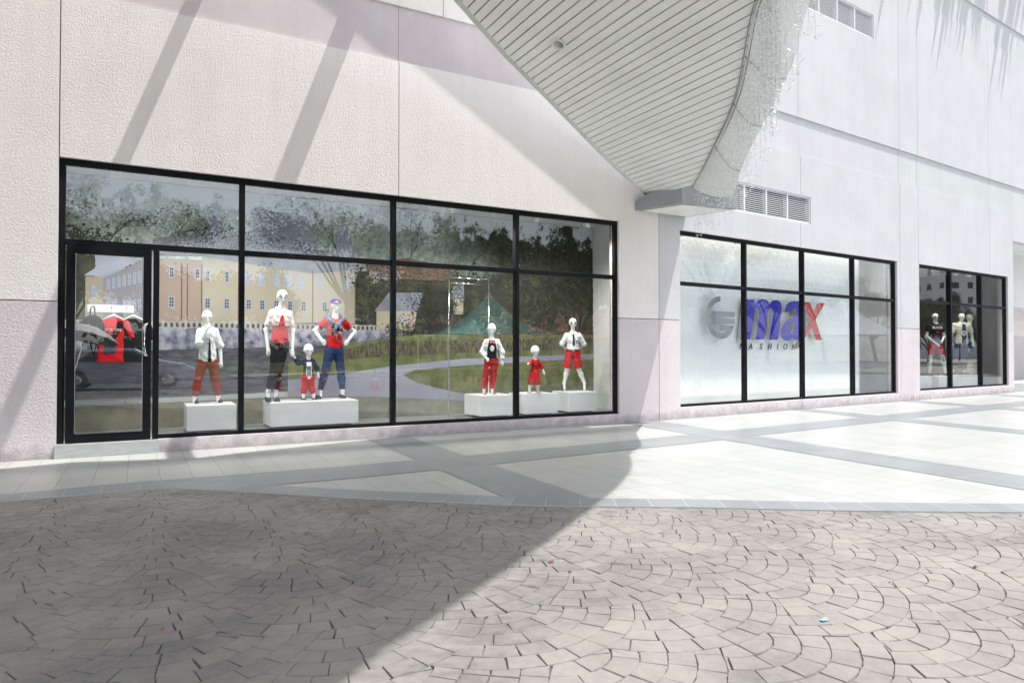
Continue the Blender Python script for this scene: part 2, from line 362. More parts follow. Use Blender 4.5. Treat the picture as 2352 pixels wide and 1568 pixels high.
    r = N(m, 'ShaderNodeValToRGB'); e = r.color_ramp.elements; e[0].position = .58; e[0].color = (.148,.142,.138,1); e[1].position = 1.08; e[1].color = (.275,.260,.242,1)
    x = e.new(.80); x.color = (.218,.207,.195,1); L(m, ad2.outputs[0], r.inputs[0]); L(m, r.outputs[0], prin(m).inputs['Base Color'])
    n3 = N(m, 'ShaderNodeTexNoise'); n3.inputs['Scale'].default_value = 26; n3.inputs['Detail'].default_value = 6; L(m, tc.outputs['Object'], n3.inputs['Vector'])
    bp = N(m, 'ShaderNodeBump'); bp.inputs['Strength'].default_value = .55; bp.inputs['Distance'].default_value = .006; L(m, n3.outputs['Fac'], bp.inputs['Height']); L(m, bp.outputs[0], prin(m).inputs['Normal'])
    me.materials.append(m); o = bpy.data.objects.new('stamped_concrete', me); col.objects.link(o); tag(o, kind='structure')
    M['grout'] = noise_mat('dark grout bed', (.10,.095,.09), (.24,.225,.21), 5, .9)
    g = MB(); g.face([(-14,-2.6,-.0145),(45,-2.6,-.0145),(45,-22,-.0145),(-14,-22,-.0145)]); tag(g.build('concrete_base', M['grout'], fixn=False), kind='structure')
stamped()
M['soil'] = noise_mat('dry ground', (.30,.27,.22), (.40,.37,.31), .5, .95)
g = MB(); n_ = 900
g.face([(-n_,-n_,-.05),(n_,-n_,-.05),(n_,n_,-.05),(-n_,n_,-.05)]); tag(g.build('ground', M['soil'], fixn=False), kind='structure')
M['jb'] = mat('pinkish sealant joint', (.33,.28,.28), .9)
# ---------------------------------------------------------------- shop building
B = empty('shop_building', (0, 0, 0))
tag(B, 'long white and mauve stucco shop front with black framed display windows and a door', 'building')
def cells(mb, x0, x1, z0, z1, joints, holes, ya, yb, m=0, gap=.006, bev=0):
    edges = [x0]+[j for j in joints if x0 < j < x1]+[x1]
    for a, b in zip(edges, edges[1:]):
        a2 = a+(gap if a != x0 or a in joints else 0); b2 = b-(gap if b != x1 or b in joints else 0)
        hs = [h for h in holes if h[0] < b2 and h[1] > a2 and h[2] < z1 and h[3] > z0]
        xs_ = sorted(set([a2, b2]+[min(max(v, a2), b2) for h in hs for v in h[:2]])); zs_ = sorted(set([z0, z1]+[min(max(v, z0), z1) for h in hs for v in h[2:]]))
        for i in range(len(xs_)-1):
            for j in range(len(zs_)-1):
                cx, cz = (xs_[i]+xs_[i+1])/2, (zs_[j]+zs_[j+1])/2
                if any(h[0] < cx < h[1] and h[2] < cz < h[3] for h in hs): continue
                mb.box(xs_[i], xs_[i+1], ya, yb, zs_[j], zs_[j+1], m)
WIN1 = (-.86, 7.73, .170, 3.70); STEP = (-.86, .25, -.02, .170)
WIN2 = (.58, 8.80, .225, 3.675); WIN3 = (9.96, 15.64, .245, 3.69)
LOU1 = (2.20, 4.945, 4.235, 4.865); LOU2 = (4.0, 7.735, 9.24, 9.86)
def wall_set(frame, x0, x1, jl, ju, holes, base, stuc, bands, top):
    a = MB(frame); cells(a, x0, x1, -.02, 1.913, jl[0], holes, 0, .24); a.build('painted_base', base, B)
    a = MB(frame); cells(a, x0, x1, 1.925, 5.77, jl[1], holes, 0, .24); a.build('stucco_wall', stuc, B)
    a = MB(frame); cells(a, x0, x1, 5.77, 6.635, jl[1], holes, .035, .24, gap=.003); a.build('recessed_band', bands[0], B)
    a = MB(frame); cells(a, x0, x1, 6.635, 10.92, ju, holes, 0, .24); a.build('stucco_wall', stuc, B)
    a = MB(frame); cells(a, x0, x1, 10.92, 11.77, ju, holes, .035, .24, gap=.003); a.build('recessed_band', bands[1], B)
    a = MB(frame); cells(a, x0, x1, 11.77, top, ju, holes, 0, .24); a.build('stucco_wall', stuc, B)
    a = MB(frame); cells(a, x0+.01, x1-.01, -.02, top-.1, [], [(h[0]-.002, h[1]+.002, h[2]-.002, h[3]+.002) for h in holes], .2405, .30); a.build('joint_backing', M['jb'], B)
wall_set(F1, -14, XB-.006, ([-6.5, -.001+XB], [-6.5,-.855,3.505]), [-6.5,-.855,4.24], [WIN1, STEP], M['mauve'], M['stucco1'], (M['band1'], M['band1']), 14.0)
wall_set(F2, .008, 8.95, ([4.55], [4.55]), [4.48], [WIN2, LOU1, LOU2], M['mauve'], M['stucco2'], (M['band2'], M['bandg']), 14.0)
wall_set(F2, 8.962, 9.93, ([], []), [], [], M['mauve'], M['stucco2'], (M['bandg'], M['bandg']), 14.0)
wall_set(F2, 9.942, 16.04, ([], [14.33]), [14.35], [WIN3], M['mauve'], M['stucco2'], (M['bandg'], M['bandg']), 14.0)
# far part of the front with the recessed side entrance
a = MB(F2); cells(a, 16.046, 30, 4.87, 5.77, [], [], 0, .24); cells(a, 16.046, 30, 6.635, 10.92, [20], [], 0, .24); cells(a, 16.046, 30, 11.77, 14, [20], [], 0, .24); a.build('stucco_wall', M['stucco2'], B)
a = MB(F2); a.box(16.046, 30, .035, .24, 5.77, 6.635); a.box(16.046, 30, .035, .24, 10.92, 11.77); a.build('recessed_band', M['bandg'], B)
a = MB(F2); a.box(16.045, 30, 1.35, 1.5, 2.95, 4.87); a.box(16.04, 30, .24, 1.35, 4.87, 4.95); a.box(16.032, 16.044, .30, 2.2, 1.92, 4.87); a.build('entrance_recess', M['plaster'], B)
a = MB(F2); a.box(16.04, 30, 2.2, 2.3, 1.92, 2.95); a.box(16.04, 30, 1.5, 2.3, 2.95, 3.0); a.build('entrance_recess', M['stucco1'], B)
a = MB(F2); a.box(16.9, 30, 2.17, 2.3, -.02, 1.915); a.box(16.032, 16.044, .30, 2.2, -.02, 1.915); a.build('painted_base', M['mauve'], B)
st = MB(F2); st.box(16.05, 30, .1, 2.2, 0, .28); st.build('entrance_step', M['tile_step'], B)
dm = MB(F2); dm.box(16.1, 16.88, 2.14, 2.2, .28, 2.4); dr_ = dm.build('door', mat('pale pink steel door', (.62,.54,.55), .5), B)
hm = MB(F2); hm.tube([(16.75, 2.13, 1.2), (16.75, 2.07, 1.2), (16.64, 2.07, 1.2)], .012); hm.build('handle', M['steel'], dr_)
# roof slab and back so the building is a closed block
a = MB(); a.box(-14, 8.7, .3, 14, 13.9, 14.0); a.box(-14, -13.8, .3, 14, 0, 13.9); a.build('roof', M['plaster'], B); a = MB(F2); a.box(-.3, 30, .35, 12, 13.85, 13.95); a.build('roof', M['plaster'], B)
a = MB(); a.box(-.875, .262, -.035, .30, 0, .166, bev=.004); a.build('door_step', M['tile_step'], B)
# louvres
def louvre(h, divs):
    x0, x1, z0, z1 = h
    f = MB(F2); t = .035
    f.box(x0, x1, .02, .12, z0, z0+t); f.box(x0, x1, .02, .12, z1-t, z1); f.box(x0, x0+t, .02, .12, z0+t, z1-t); f.box(x1-t, x1, .02, .12, z0+t, z1-t)
    for d in divs: f.box(d-.022, d+.022, .022, .12, z0+t, z1-t)
    v = f.build('louvre_vent', M['louvre'], B)
    s = MB(F2); n = int((z1-z0-.07)/.042); pit = (z1-z0-.07)/n
    for i in range(n):
        zc = z0+t+(i+.5)*pit
        s.prism([(.035, zc-.016), (.04, zc-.019), (.095, zc+.013), (.09, zc+.016)], 0, 1) if False else None
        a0 = [(x0+t, .030, zc-.010), (x0+t, .062, zc+.002), (x0+t, .062, zc+.006), (x0+t, .032, zc+.004)]
        b0 = [(x1-t, y, z) for _, y, z in a0]
        for k in range(4):
            j = (k+1) % 4; s.face([a0[k], a0[j], b0[j], b0[k]])
    s.build('slats', M['louvre'], v)
    k = MB(F2); k.box(x0, x1, .13, .14, z0, z1); k.build('backing', mat('louvre void', (.015,.015,.015), .9), v)
louvre(LOU1, [2.58, 3.33, 4.09]); louvre(LOU2, [4.6, 5.365, 6.13, 6.90])
# ---------------------------------------------------------------- shop windows
def window(frame, h, mull, tz, name='display_window', door=None, thick=.085, gm='glass'):
    x0, x1, z0, z1 = h; f = MB(frame); ya, yb = .055, .145
    t = thick
    if door: f.box(x0, x0+t, ya, yb, z0, z1)
    else: f.box(x0, x0+.03, ya, yb, z0, z1)
    xa = x0+(t if door else .03)
    f.box(x1-.06, x1, ya, yb, z0, z1); f.box(xa, x1-.06, ya, yb, z1-.075, z1); f.box(door if door else xa, x1-.06, ya, yb, z0, z0+.05)
    for mx in mull: f.box(mx-t/2, mx+t/2, ya-.02, yb, z0+.05, z1-.075)
    xs_ = [xa]+[v for mx in mull for v in (mx-t/2, mx+t/2)]+[x1-.06]
    if door: f.box(door-t/2, door+t/2, ya-.02, yb, z0, tz-.035)
    for a, b in zip(xs_[::2], xs_[1::2]): f.box(a, b, ya-.006, yb, tz-.036, tz+.036)
    W = f.build(name, M['frame'], B, bevel=.004)
    def pane(a, b, c, d):
        p = MB(frame); p.box(a+.001, b-.001, .10, .106, c+.001, d-.001); p.build('pane', M[gm], W, fixn=True)
    for i, (a, b) in enumerate(zip(xs_[::2], xs_[1::2])):
        pane(a, b, tz+.036, z1-.075)
        if door and i == 0: pane(door+t/2, b, z0+.05, tz-.036)
        else: pane(a, b, z0+.05, tz-.036)
    return W
window(F1, WIN1, [1.262, 3.447, 5.615], 2.668, door=.215, thick=.070)
window(F2, WIN2, [2.635, 4.71, 6.80], 2.645, thick=.062, gm='glass2')
window(F2, WIN3, [11.89, 13.85], 2.69, thick=.085)
# glazed door
d = MB(); x0, x1, z0, z1 = -.772, .160, .172, 2.628
fr = .095; d.box(x0, x0+fr, .035, .125, z0, z1); d.box(x1-fr, x1, .035, .125, z0, z1); d.box(x0+fr, x1-fr, .035, .125, z1-.1, z1); d.box(x0+fr, x1-fr, .035, .125, z0, z0+.11)
DO = d.build('door', M['frame'], B, bevel=.004)
p = MB(); p.box(x0+fr+.001, x1-fr-.001, .09, .096, z0+.111, z1-.101); p.build('pane', M['glass'], DO)
b_ = MB(); b_.box(x0+fr, x0+fr+.006, .03, .035, z0+.11, z1-.1); b_.box(x0+fr, x1-fr, .03, .035, z0+.11, z0+.116); b_.box(x1-fr-.006, x1-fr, .03, .035, z0+.116, z1-.1); b_.build('glazing_bead', M['steel'], DO)
hd = MB(); hx = .112
pts = [(hx, .034, 1.66), (hx, -.03, 1.66), (hx-.02, -.06, 1.645), (hx-.03, -.065, 1.61)]
pts += [(hx-.03, -.065, 1.30), (hx-.02, -.06, 1.265), (hx, -.03, 1.25), (hx, .034, 1.25)]
hd.tube(pts, .016, n=12); hd.build('handle', M['steel'], DO)
# ---------------------------------------------------------------- shop interior
I = MB(); I.box(-.95, 8.4, .30, 6.0, .02, .14); I.build('shop_floor', M['floor_in'], B)
I = MB(); I.box(-.95, 8.4, .30, 6, 3.9, 4.0); I.box(-1.05, -.95, .30, 6, .14, 3.9); I.box(8.4, 8.5, .30, 3.0, .14, 3.9); I.box(-.95, 8.4, 6, 6.1, .14, 3.9); I.build('interior_wall', M['plaster'], B)
I = MB(F2); I.box(9.7, 16, .31, 5.0, .02, .19); I.build('shop_floor', M['floor_in'], B); I = MB(F2); I.box(.2, 9.4, .31, 4, .05, .20); I.build('shop_floor', M['plaster'], B)
I = MB(F2); I.box(9.7, 16.0, .31, 5, 3.95, 4.05); I.build('interior_wall', M['plaster'], B); I = MB(F2); I.box(9.6, 9.7, .31, 5, .02, 3.95); I.box(16.0, 16.03, .31, 5, .02, 3.95); I.box(9.7, 16, 5, 5.1, .02, 3.95); I.build('interior_wall', mat('dark shop wall', (.05,.05,.05), .8), B); I = MB(F2)
I.box(.2, 9.4, .31, 4, 3.95, 4.05); I.box(.1, .2, .31, 4, .05, 3.95); I.box(9.4, 9.5, .31, 4, .05, 3.95); I.box(8.09, 9.4, 1.15, 1.25, .2, 3.95); I.box(.2, 9.4, 4, 4.1, .05, 3.95); I.build('interior_wall', M['plaster'], B)
# faceted white feature wall behind the middle window
def feature_wall():
    rng = random.Random(5); t = MB(F2); x0, x1, z0, z1 = .3, 8.08, .20, 3.95; y = .60
    t.box(x0, x1, y+.03, y+.12, z0, z1)
    s = .17; nx = int((x1-x0)/s); nz = int((z1-z0)/s)+1
    for i in range(nx+1):
        for j in range(nz):
            a, b = x0+i*s, min(x0+(i+1)*s, x1); c, d_ = z0+j*s, min(z0+(j+1)*s, z1)
            if b-a < .02 or d_-c < .02: continue
            dep = .008 if (i+j) % 2 else .004
            ap = (a+(b-a)*(.25 if j % 2 else .75), y+.03-dep, c+(d_-c)*(.3 if i % 2 else .7))
            q = [(a, y+.03, c), (b, y+.03, c), (b, y+.03, d_), (a, y+.03, d_)]
            for k in range(4): t.face([q[k], q[(k+1) % 4], ap])
    o = t.build('feature_wall', noise_mat('white faceted panel', (.74,.78,.80), (.79,.825,.84), 1.5, .55), None, fixn=True)
    return tag(o, 'faceted white display wall behind the middle shop window carrying the sign', 'wall')
feature_wall()
# ---------------------------------------------------------------- canopy
LE = [(8.30,-.09,4.21),(7.60,-.24,4.54)]
def rayw(px, py):
    X, Z = (px-1176)/1568, -(py-784)/1568; c, s = math.cos(PITCH), math.sin(PITCH); Y2, Z2 = c-Z*s, s+Z*c
    ch, sh = math.cos(HEAD), math.sin(HEAD)
    return Vector((X*ch+Y2*sh, -X*sh+Y2*ch, Z2))
FZ = [(-12,10.4),(-6,9.6),(-3,9.0),(0,7.9),(2,7.0),(3.5,6.15),(4.7,5.62),(5.82,5.18),(7.0,4.72),(8.30,4.21),(8.9,4.0)]
YL = [(-12,-2.2),(1.2,-2.0),(1.9,-1.75),(2.5,-1.9),(3.0,-2.0),(3.5,-1.72),(4.7,-1.26),(5.82,-.88),(7.0,-.46),(7.6,-.28),(8.35,-.09)]
YR = [(-12,-19),(-6,-17),(-2,-14.5),(1,-11.5),(2.5,-9.0),(3.5,-7.75),(4.6,-6.6),(5.3,-5.6),(6.05,-4.62),(6.5,-4.1),(6.9,-3.62),(7.3,-3.05),(7.7,-2.4),(8.1,-1.75),(8.45,-1.15),(8.62,-.85),(8.9,-.3)]
OE = [(-12,-23,12),(-6,-20,11.6),(-2,-17,11),(1.2,-13.5,10.4),(3.0,-10.4,9.7),(3.95,-8.95,9.0),(4.5,-8.30,8.5),(5.48,-7.25,7.8),(6.5,-5.95,6.8),(7.2,-4.95,6.25),(7.66,-4.13,5.9),(7.97,-3.62,5.36),(8.16,-3.2,5.05),(8.40,-2.68,4.77),(8.62,-2.15,4.42),(8.93,-1.7,4.2),(9.45,-1.12,4.1)]
RE = [(-12,-19),(-6,-17),(-2,-14.5),(1,-11.5),(2.5,-9.0),(3.1,-8.25),(3.5,-7.75),(4.6,-6.6),(5.3,-5.6),(5.7,-5.1),(6.05,-4.62),(6.5,-4.1),(6.9,-3.62),(7.3,-3.05),(7.7,-2.4),(8.1,-1.75),(8.45,-1.15)]
C = empty('entrance_canopy', (8.3, 0, 4.2)); tag(C, 'large curved grey metal entrance canopy with slatted soffit tapering to a bracket on the wall', 'canopy')
def cbuild(mb, name, m, parent=None, **k):
    o = mb.build(name, m, parent or C, **k)
    if parent is None or parent is C: o.matrix_parent_inverse = Matrix.Translation((-8.3, 0, -4.2))
    return o
M['soffit'] = noise_mat('pale grey aluminium strip', (.80,.80,.775), (.87,.87,.845), 1.2, .42, detail=6)
M['cgrey'] = noise_mat('grey metal cladding', (.56,.585,.565), (.64,.655,.64), .8, .40, detail=6)
M['boxgrey'] = noise_mat('mid grey cladding', (.28,.30,.31), (.33,.35,.36), 2, .45)
M['groove'] = mat('soffit groove', (.06,.06,.055), .8)
sf = MB(); sf.world = True; u = 8.40; pit = .118; rs = random.Random(4)
while u > -11.5:
    p_ = pit if u > 1 else .118*4; ua, ub = u-.018, u-p_
    za, zb = lerp(FZ, ua), lerp(FZ, ub); yla, ylb, yra, yrb = lerp(YL, ua), lerp(YL, ub), lerp(YR, ua), lerp(YR, ub)
    if ua < 8.35 or True:
        if ua > 8.35: yla = ylb = -.25-(ua-8.35)*1.2
        dz = rs.uniform(-.0012, .0012)
        if yra < yla-.02:
            sf.face([(ua,yla,za+dz),(ua,yra,za+dz),(ub,yrb,zb+dz),(ub,ylb,zb+dz)])
            for (uu, yl_, yr_, zz) in ((ua, yla, yra, za+dz), (ub, ylb, yrb, zb+dz)): sf.face([(uu,yl_,zz),(uu,yr_,zz),(uu,yr_,zz+.016),(uu,yl_,zz+.016)])
    u -= p_
soff = cbuild(sf, 'soffit', M['soffit'], fixn=False)
us = [8.38, 8.3, 7.9, 7.5, 7, 6.5, 6, 5.5, 5, 4.5, 4, 3.5, 3, 2.5, 2, 1.2, 0, -2, -4, -6, -9, -11.5]
bk = MB()
for a, b in zip(us, us[1:]):
    ya = lerp(YL, a) if a < 8.4 else -.3; yb = lerp(YL, b) if b < 8.4 else -.3
    bk.face([(a, ya, lerp(FZ,a)+.017), (a, lerp(YR,a), lerp(FZ,a)+.017), (b, lerp(YR,b), lerp(FZ,b)+.017), (b, yb, lerp(FZ,b)+.017)])
cbuild(bk, 'soffit_backing', M['groove'])
# curved fascia between the soffit edge and the outer edge
fa = MB(); fr_pts = []
def smooth_rows(rows, n):
    # Catmull-Rom through rows of 3-D points
    out = []
    for i in range(len(rows)-1):
        p0, p1, p2, p3 = rows[max(i-1,0)], rows[i], rows[i+1], rows[min(i+2, len(rows)-1)]
        for k in range(n):
            t = k/n; out.append(.5*((2*p1)+(p2-p0)*t+(2*p0-5*p1+4*p2-p3)*t*t+(3*p1-p0-3*p2+p3)*t**3))
    out.append(rows[-1]); return out
Rr = [Vector((x, y, lerp(FZ, x)-.012)) for x, y in RE]; Or = [Vector(p) for p in OE]
Rs, Os = smooth_rows(Rr, 4), smooth_rows(Or, 4)
for i in range(len(Rs)-1):
    for k in range(6):
        def P(s_, t_):
            a, b = Rs[s_], Os[s_]; q = a.lerp(b, t_); q = q.copy(); q.z -= math.sin(math.pi*t_)*.10*min(1, (a-b).length/1.5); return q
        fa.face([P(i, k/6), P(i+1, k/6), P(i+1, (k+1)/6), P(i, (k+1)/6)], smooth=True)
cbuild(fa, 'fascia', M['cgrey'])
# upper skin
up = MB()
for a, b, c_, d_ in zip(us, us[1:], us, us[1:]):
    ya = lerp(YL, a) if a < 8.4 else -.3; yb = lerp(YL, b) if b < 8.4 else -.3; za, zb = lerp(FZ,a)+.22, lerp(FZ,b)+.22
    up.face([(a, ya, za), (a, lerp(YR,a), za+.1), (b, lerp(YR,b), zb+.1), (b, yb, zb)])
for i in range(len(Rs)-1):
    a, b, c_, d_ = Rs[i], Rs[i+1], Os[i+1], Os[i]; up.face([a+Vector((0,0,.33)), b+Vector((0,0,.33)), c_+Vector((0,0,.02)), d_+Vector((0,0,.02))])
cbuild(up, 'upper_skin', M['cgrey'])
# rims: rolled trim along the wall side and bead along the curved side
rim = MB(); lp_ = [Vector((x, lerp(YL, x), lerp(FZ, x)+.03)) for x in (8.38,8.1,7.6,7,6.5,5.82,5.2,4.7,4.1,3.5,3,2.5,1.9,1.2,-2,-6,-11)]
rim.tube(lp_, .055, n=10); 
for i in range(2, 13, 2): rim.tube([lp_[i]-(lp_[i+1]-lp_[i]).normalized()*.02, lp_[i]+(lp_[i+1]-lp_[i]).normalized()*.02], .058, n=10)
cbuild(rim, 'rim', M['cgrey'])
rb = MB(); rb.tube([p+Vector((-.02,.02,-.012)) for p in Rs[12:]], .009, m=0, n=6); rb.tube([p+Vector((.03,-.02,0)) for p in Rs[12:]], .006, n=6); cbuild(rb, 'edge_cable', mat('dark edge bead', (.25,.25,.24), .5))
# seam battens across the fascia
for i in (24, 36, 44, 50, 56):
    sm = MB()
    sm.tube([Rs[i].lerp(Os[min(i+2, len(Os)-1)], t/8)-Vector((0,0,math.sin(math.pi*t/8)*.10+.002)) for t in range(9)], .006, n=5)
    cbuild(sm, 'seam', mat('seam sealant', (.33,.34,.33), .6))
# bracket box on the fold of the wall
bx = MB(); bot = [(8.09,-.004),(8.42,-.90),(9.68,-1.02),(9.42,.05)]; topp = [(8.09,-.004),(8.42,-.90),(9.68,-1.02),(9.42,.05)]
bm = bmesh.new(); vb = [bm.verts.new((x, y, 3.93)) for x, y in bot]; vt = [bm.verts.new((x, y, z)) for (x, y), z in zip(topp, (4.09, 4.44, 4.55, 4.5))]
bm.faces.new(vb); bm.faces.new(vt)
for i in range(4): bm.faces.new((vb[i], vb[(i+1) % 4], vt[(i+1) % 4], vt[i]))
bmesh.ops.bevel(bm, geom=bm.edges[:], offset=.006, segments=1, affect='EDGES'); bx.addbm(bm); bm.free(); cbuild(bx, 'bracket_box', M['boxgrey'])
bx = MB(); bx.prism([(8.22,-.08),(8.50,-.82),(9.55,-.92),(9.33,-.06)], 3.915, 3.928); cbuild(bx, 'bracket_panel', M['soffit'])
# support beams from wall to canopy, high above the door, and an unseen slab added to shade the wall
for bxx, bw, bz in ((-.80,.20,8.15),(1.28,.13,7.72),(3.25,.25,7.6)):
    bm_ = MB(); bm_.box(bxx-bw/2, bxx+bw/2, -2.6, .0, bz, bz+.18)
    cbuild(bm_, 'support_beam', M['cgrey'])
fl = MB(); a, b = Vector((9.0, 0, 5.64)), Vector((2.2, 0, 9.85)); dz = Vector((0, 0, .06))
q = [a, b, b+Vector((0,-.48,0)), a+Vector((0,-.44,0))]; q2 = [v+dz for v in q]
fl.face(q); fl.face(q2)
for i in range(4): fl.face([q[i], q[(i+1) % 4], q2[(i+1) % 4], q2[i]])
cbuild(fl, 'shade_slab', M['cgrey'])
# recessed downlight in the soffit
r_ = rayw(1283, 102); o_ = cam.location; best = None
for i in range(4000):
    t = 4+i*.003; P_ = o_+r_*t
    if P_.z >= lerp(FZ, P_.x)-.006: break
sl_ = math.atan2(lerp(FZ, P_.x-.2)-lerp(FZ, P_.x+.2), .4)
RT = Matrix.Rotation(sl_, 4, 'Y')
DL = empty('recessed_downlight', P_); tag(DL, 'small round recessed downlight set into the slatted canopy soffit', 'downlight')
e_ = MB(); e_.lathe((0,0,0), [(.070,.02),(.076,-.010),(.098,-.022),(.112,-.014),(.112,.01)], n=28, axis=RT); e_.build('trim_ring', M['louvre'], DL)
e_ = MB(); e_.lathe((0,0,0), [(.02,.020),(.066,.004),(.070,-.006)], n=24, axis=RT); e_.build('lamp', mat('lamp glass', (.5,.5,.5), .1, .8), DL)
# fairy light curtain along the curved edge
def fairy():
    rng = random.Random(8); wi, bu = MB(), MB(); pts = Rs[18:]
    Lc = [0]
    for p, q in zip(pts, pts[1:]): Lc.append(Lc[-1]+(q-p).length)
    s = 0.0
    while s < Lc[-1]:
        k = max(i for i in range(len(Lc)) if Lc[i] <= s); k = min(k, len(pts)-2); t = (s-Lc[k])/max(1e-6, Lc[k+1]-Lc[k])
        p = pts[k].lerp(pts[k+1], t)+Vector((.03, -.03, -.01)); frac = s/Lc[-1]
        ln = (1.55-.75*max(0, (frac-.55)/.45))*rng.uniform(.72, 1.12); z = 0; cur = p.copy(); line = [cur.copy()]
        while z < ln:
            st_ = rng.uniform(.07, .13); z += st_; cur = p+Vector((rng.gauss(0,.006), rng.gauss(0,.006), -z)); line.append(cur.copy())
            for _ in range(1 if rng.random() < .8 else 2):
                dv = Vector((rng.uniform(-1,1), rng.uniform(-1,1), rng.uniform(-.6,.4))).normalized()*rng.uniform(.02,.04)
                bu.tube([cur, cur+dv], .0042, n=4, smooth=False)
        # curled end
        for _ in range(3): cur = cur+Vector((rng.uniform(-.05,.05), rng.uniform(-.05,.05), rng.uniform(-.03,.03))); line.append(cur)
        wi.tube(line, .0014, n=3, caps=False); s += rng.uniform(.055, .11)
    for _ in range(44):
        p = cam.location+rayw(rng.gauss(1766, 13), -rng.uniform(25, 90))*rng.uniform(7.3, 7.9); cur = p.copy(); line = [cur.copy()]; z = 0; ln = rng.uniform(.9, 1.75)
        while z < ln:
            z += rng.uniform(.03, .07); cur = p+Vector((rng.gauss(0,.008), rng.gauss(0,.008), -z)); line.append(cur.copy())
            dv = Vector((rng.uniform(-1,1), rng.uniform(-1,1), rng.uniform(-.6,.4))).normalized()*rng.uniform(.02,.045); bu.tube([cur, cur+dv], .0042, n=4, smooth=False)
        wi.tube(line, .0014, n=3, caps=False)
    T = empty('fairy_light_curtain', Rs[30]); tag(T, 'unlit curtain of clear fairy light strings hanging from the curved canopy edge', 'string lights')
    for mb, nm, m in ((wi, 'wire', mat('pale clear wire', (.55,.56,.55), .4)), (bu, 'bulb', mat('clear white bulb', (.92,.93,.93), .25))):
        o = mb.build(nm, m, T, fixn=False); o.matrix_parent_inverse = Matrix.Translation(-Rs[30])
        if nm == 'bulb': o['kind'] = 'stuff'
fairy()
# ---------------------------------------------------------------- mannequins
def surfnet(V, lo, h):
    ins = V < 0
    nx, ny, nz = V.shape; c = np.zeros((nx-1, ny-1, nz-1), np.int8)
    for dx in (0,1):
        for dy in (0,1):
            for dz in (0,1): c += ins[dx:nx-1+dx, dy:ny-1+dy, dz:nz-1+dz]
    act = (c > 0) & (c < 8); idx = -np.ones(act.shape, np.int64); cells_ = np.argwhere(act); idx[act] = np.arange(len(cells_))
    acc = np.zeros((len(cells_), 3)); cnt = np.zeros(len(cells_)); I, J, K = cells_.T
    for ax in range(3):
        o1, o2 = [a for a in range(3) if a != ax]
        for u_ in (0,1):
            for v_ in (0,1):
                off = [0,0,0]; off[o1] = u_; off[o2] = v_; off2 = list(off); off2[ax] = 1
                a = V[I+off[0], J+off[1], K+off[2]]; b = V[I+off2[0], J+off2[1], K+off2[2]]; cr = (a < 0) != (b < 0)
                t = np.where(cr, a/np.where(cr, a-b, 1), 0); p = np.zeros((len(I), 3)); p[:] = off; p[:, ax] = t
                acc[cr] += p[cr]; cnt[cr] += 1
    verts = (cells_+acc/cnt[:, None])*h+np.array(lo); faces = []
    for ax in range(3):
        o1, o2 = [(1,2),(2,0),(0,1)][ax]
        sl_a = [slice(None)]*3; sl_b = [slice(None)]*3; sl_a[ax] = slice(0,-1); sl_b[ax] = slice(1,None)
        A, Bv = ins[tuple(sl_a)], ins[tuple(sl_b)]; e = np.argwhere(A != Bv)
        lim = np.array(act.shape); ok = (e[:, o1] > 0) & (e[:, o2] > 0) & (e[:, o1] < lim[o1]) & (e[:, o2] < lim[o2]); e = e[ok]
        if not len(e): continue
        flip = A[tuple(e.T)]; q = []
        for (a_, b_) in ((-1,-1),(0,-1),(0,0),(-1,0)):
            ee = e.copy(); ee[:, o1] += a_; ee[:, o2] += b_; q.append(idx[tuple(ee.T)])
        q = np.stack(q, 1); q[~flip] = q[~flip][:, ::-1]; faces.append(q)
    f = np.concatenate(faces); return verts, f[(f >= 0).all(1)]
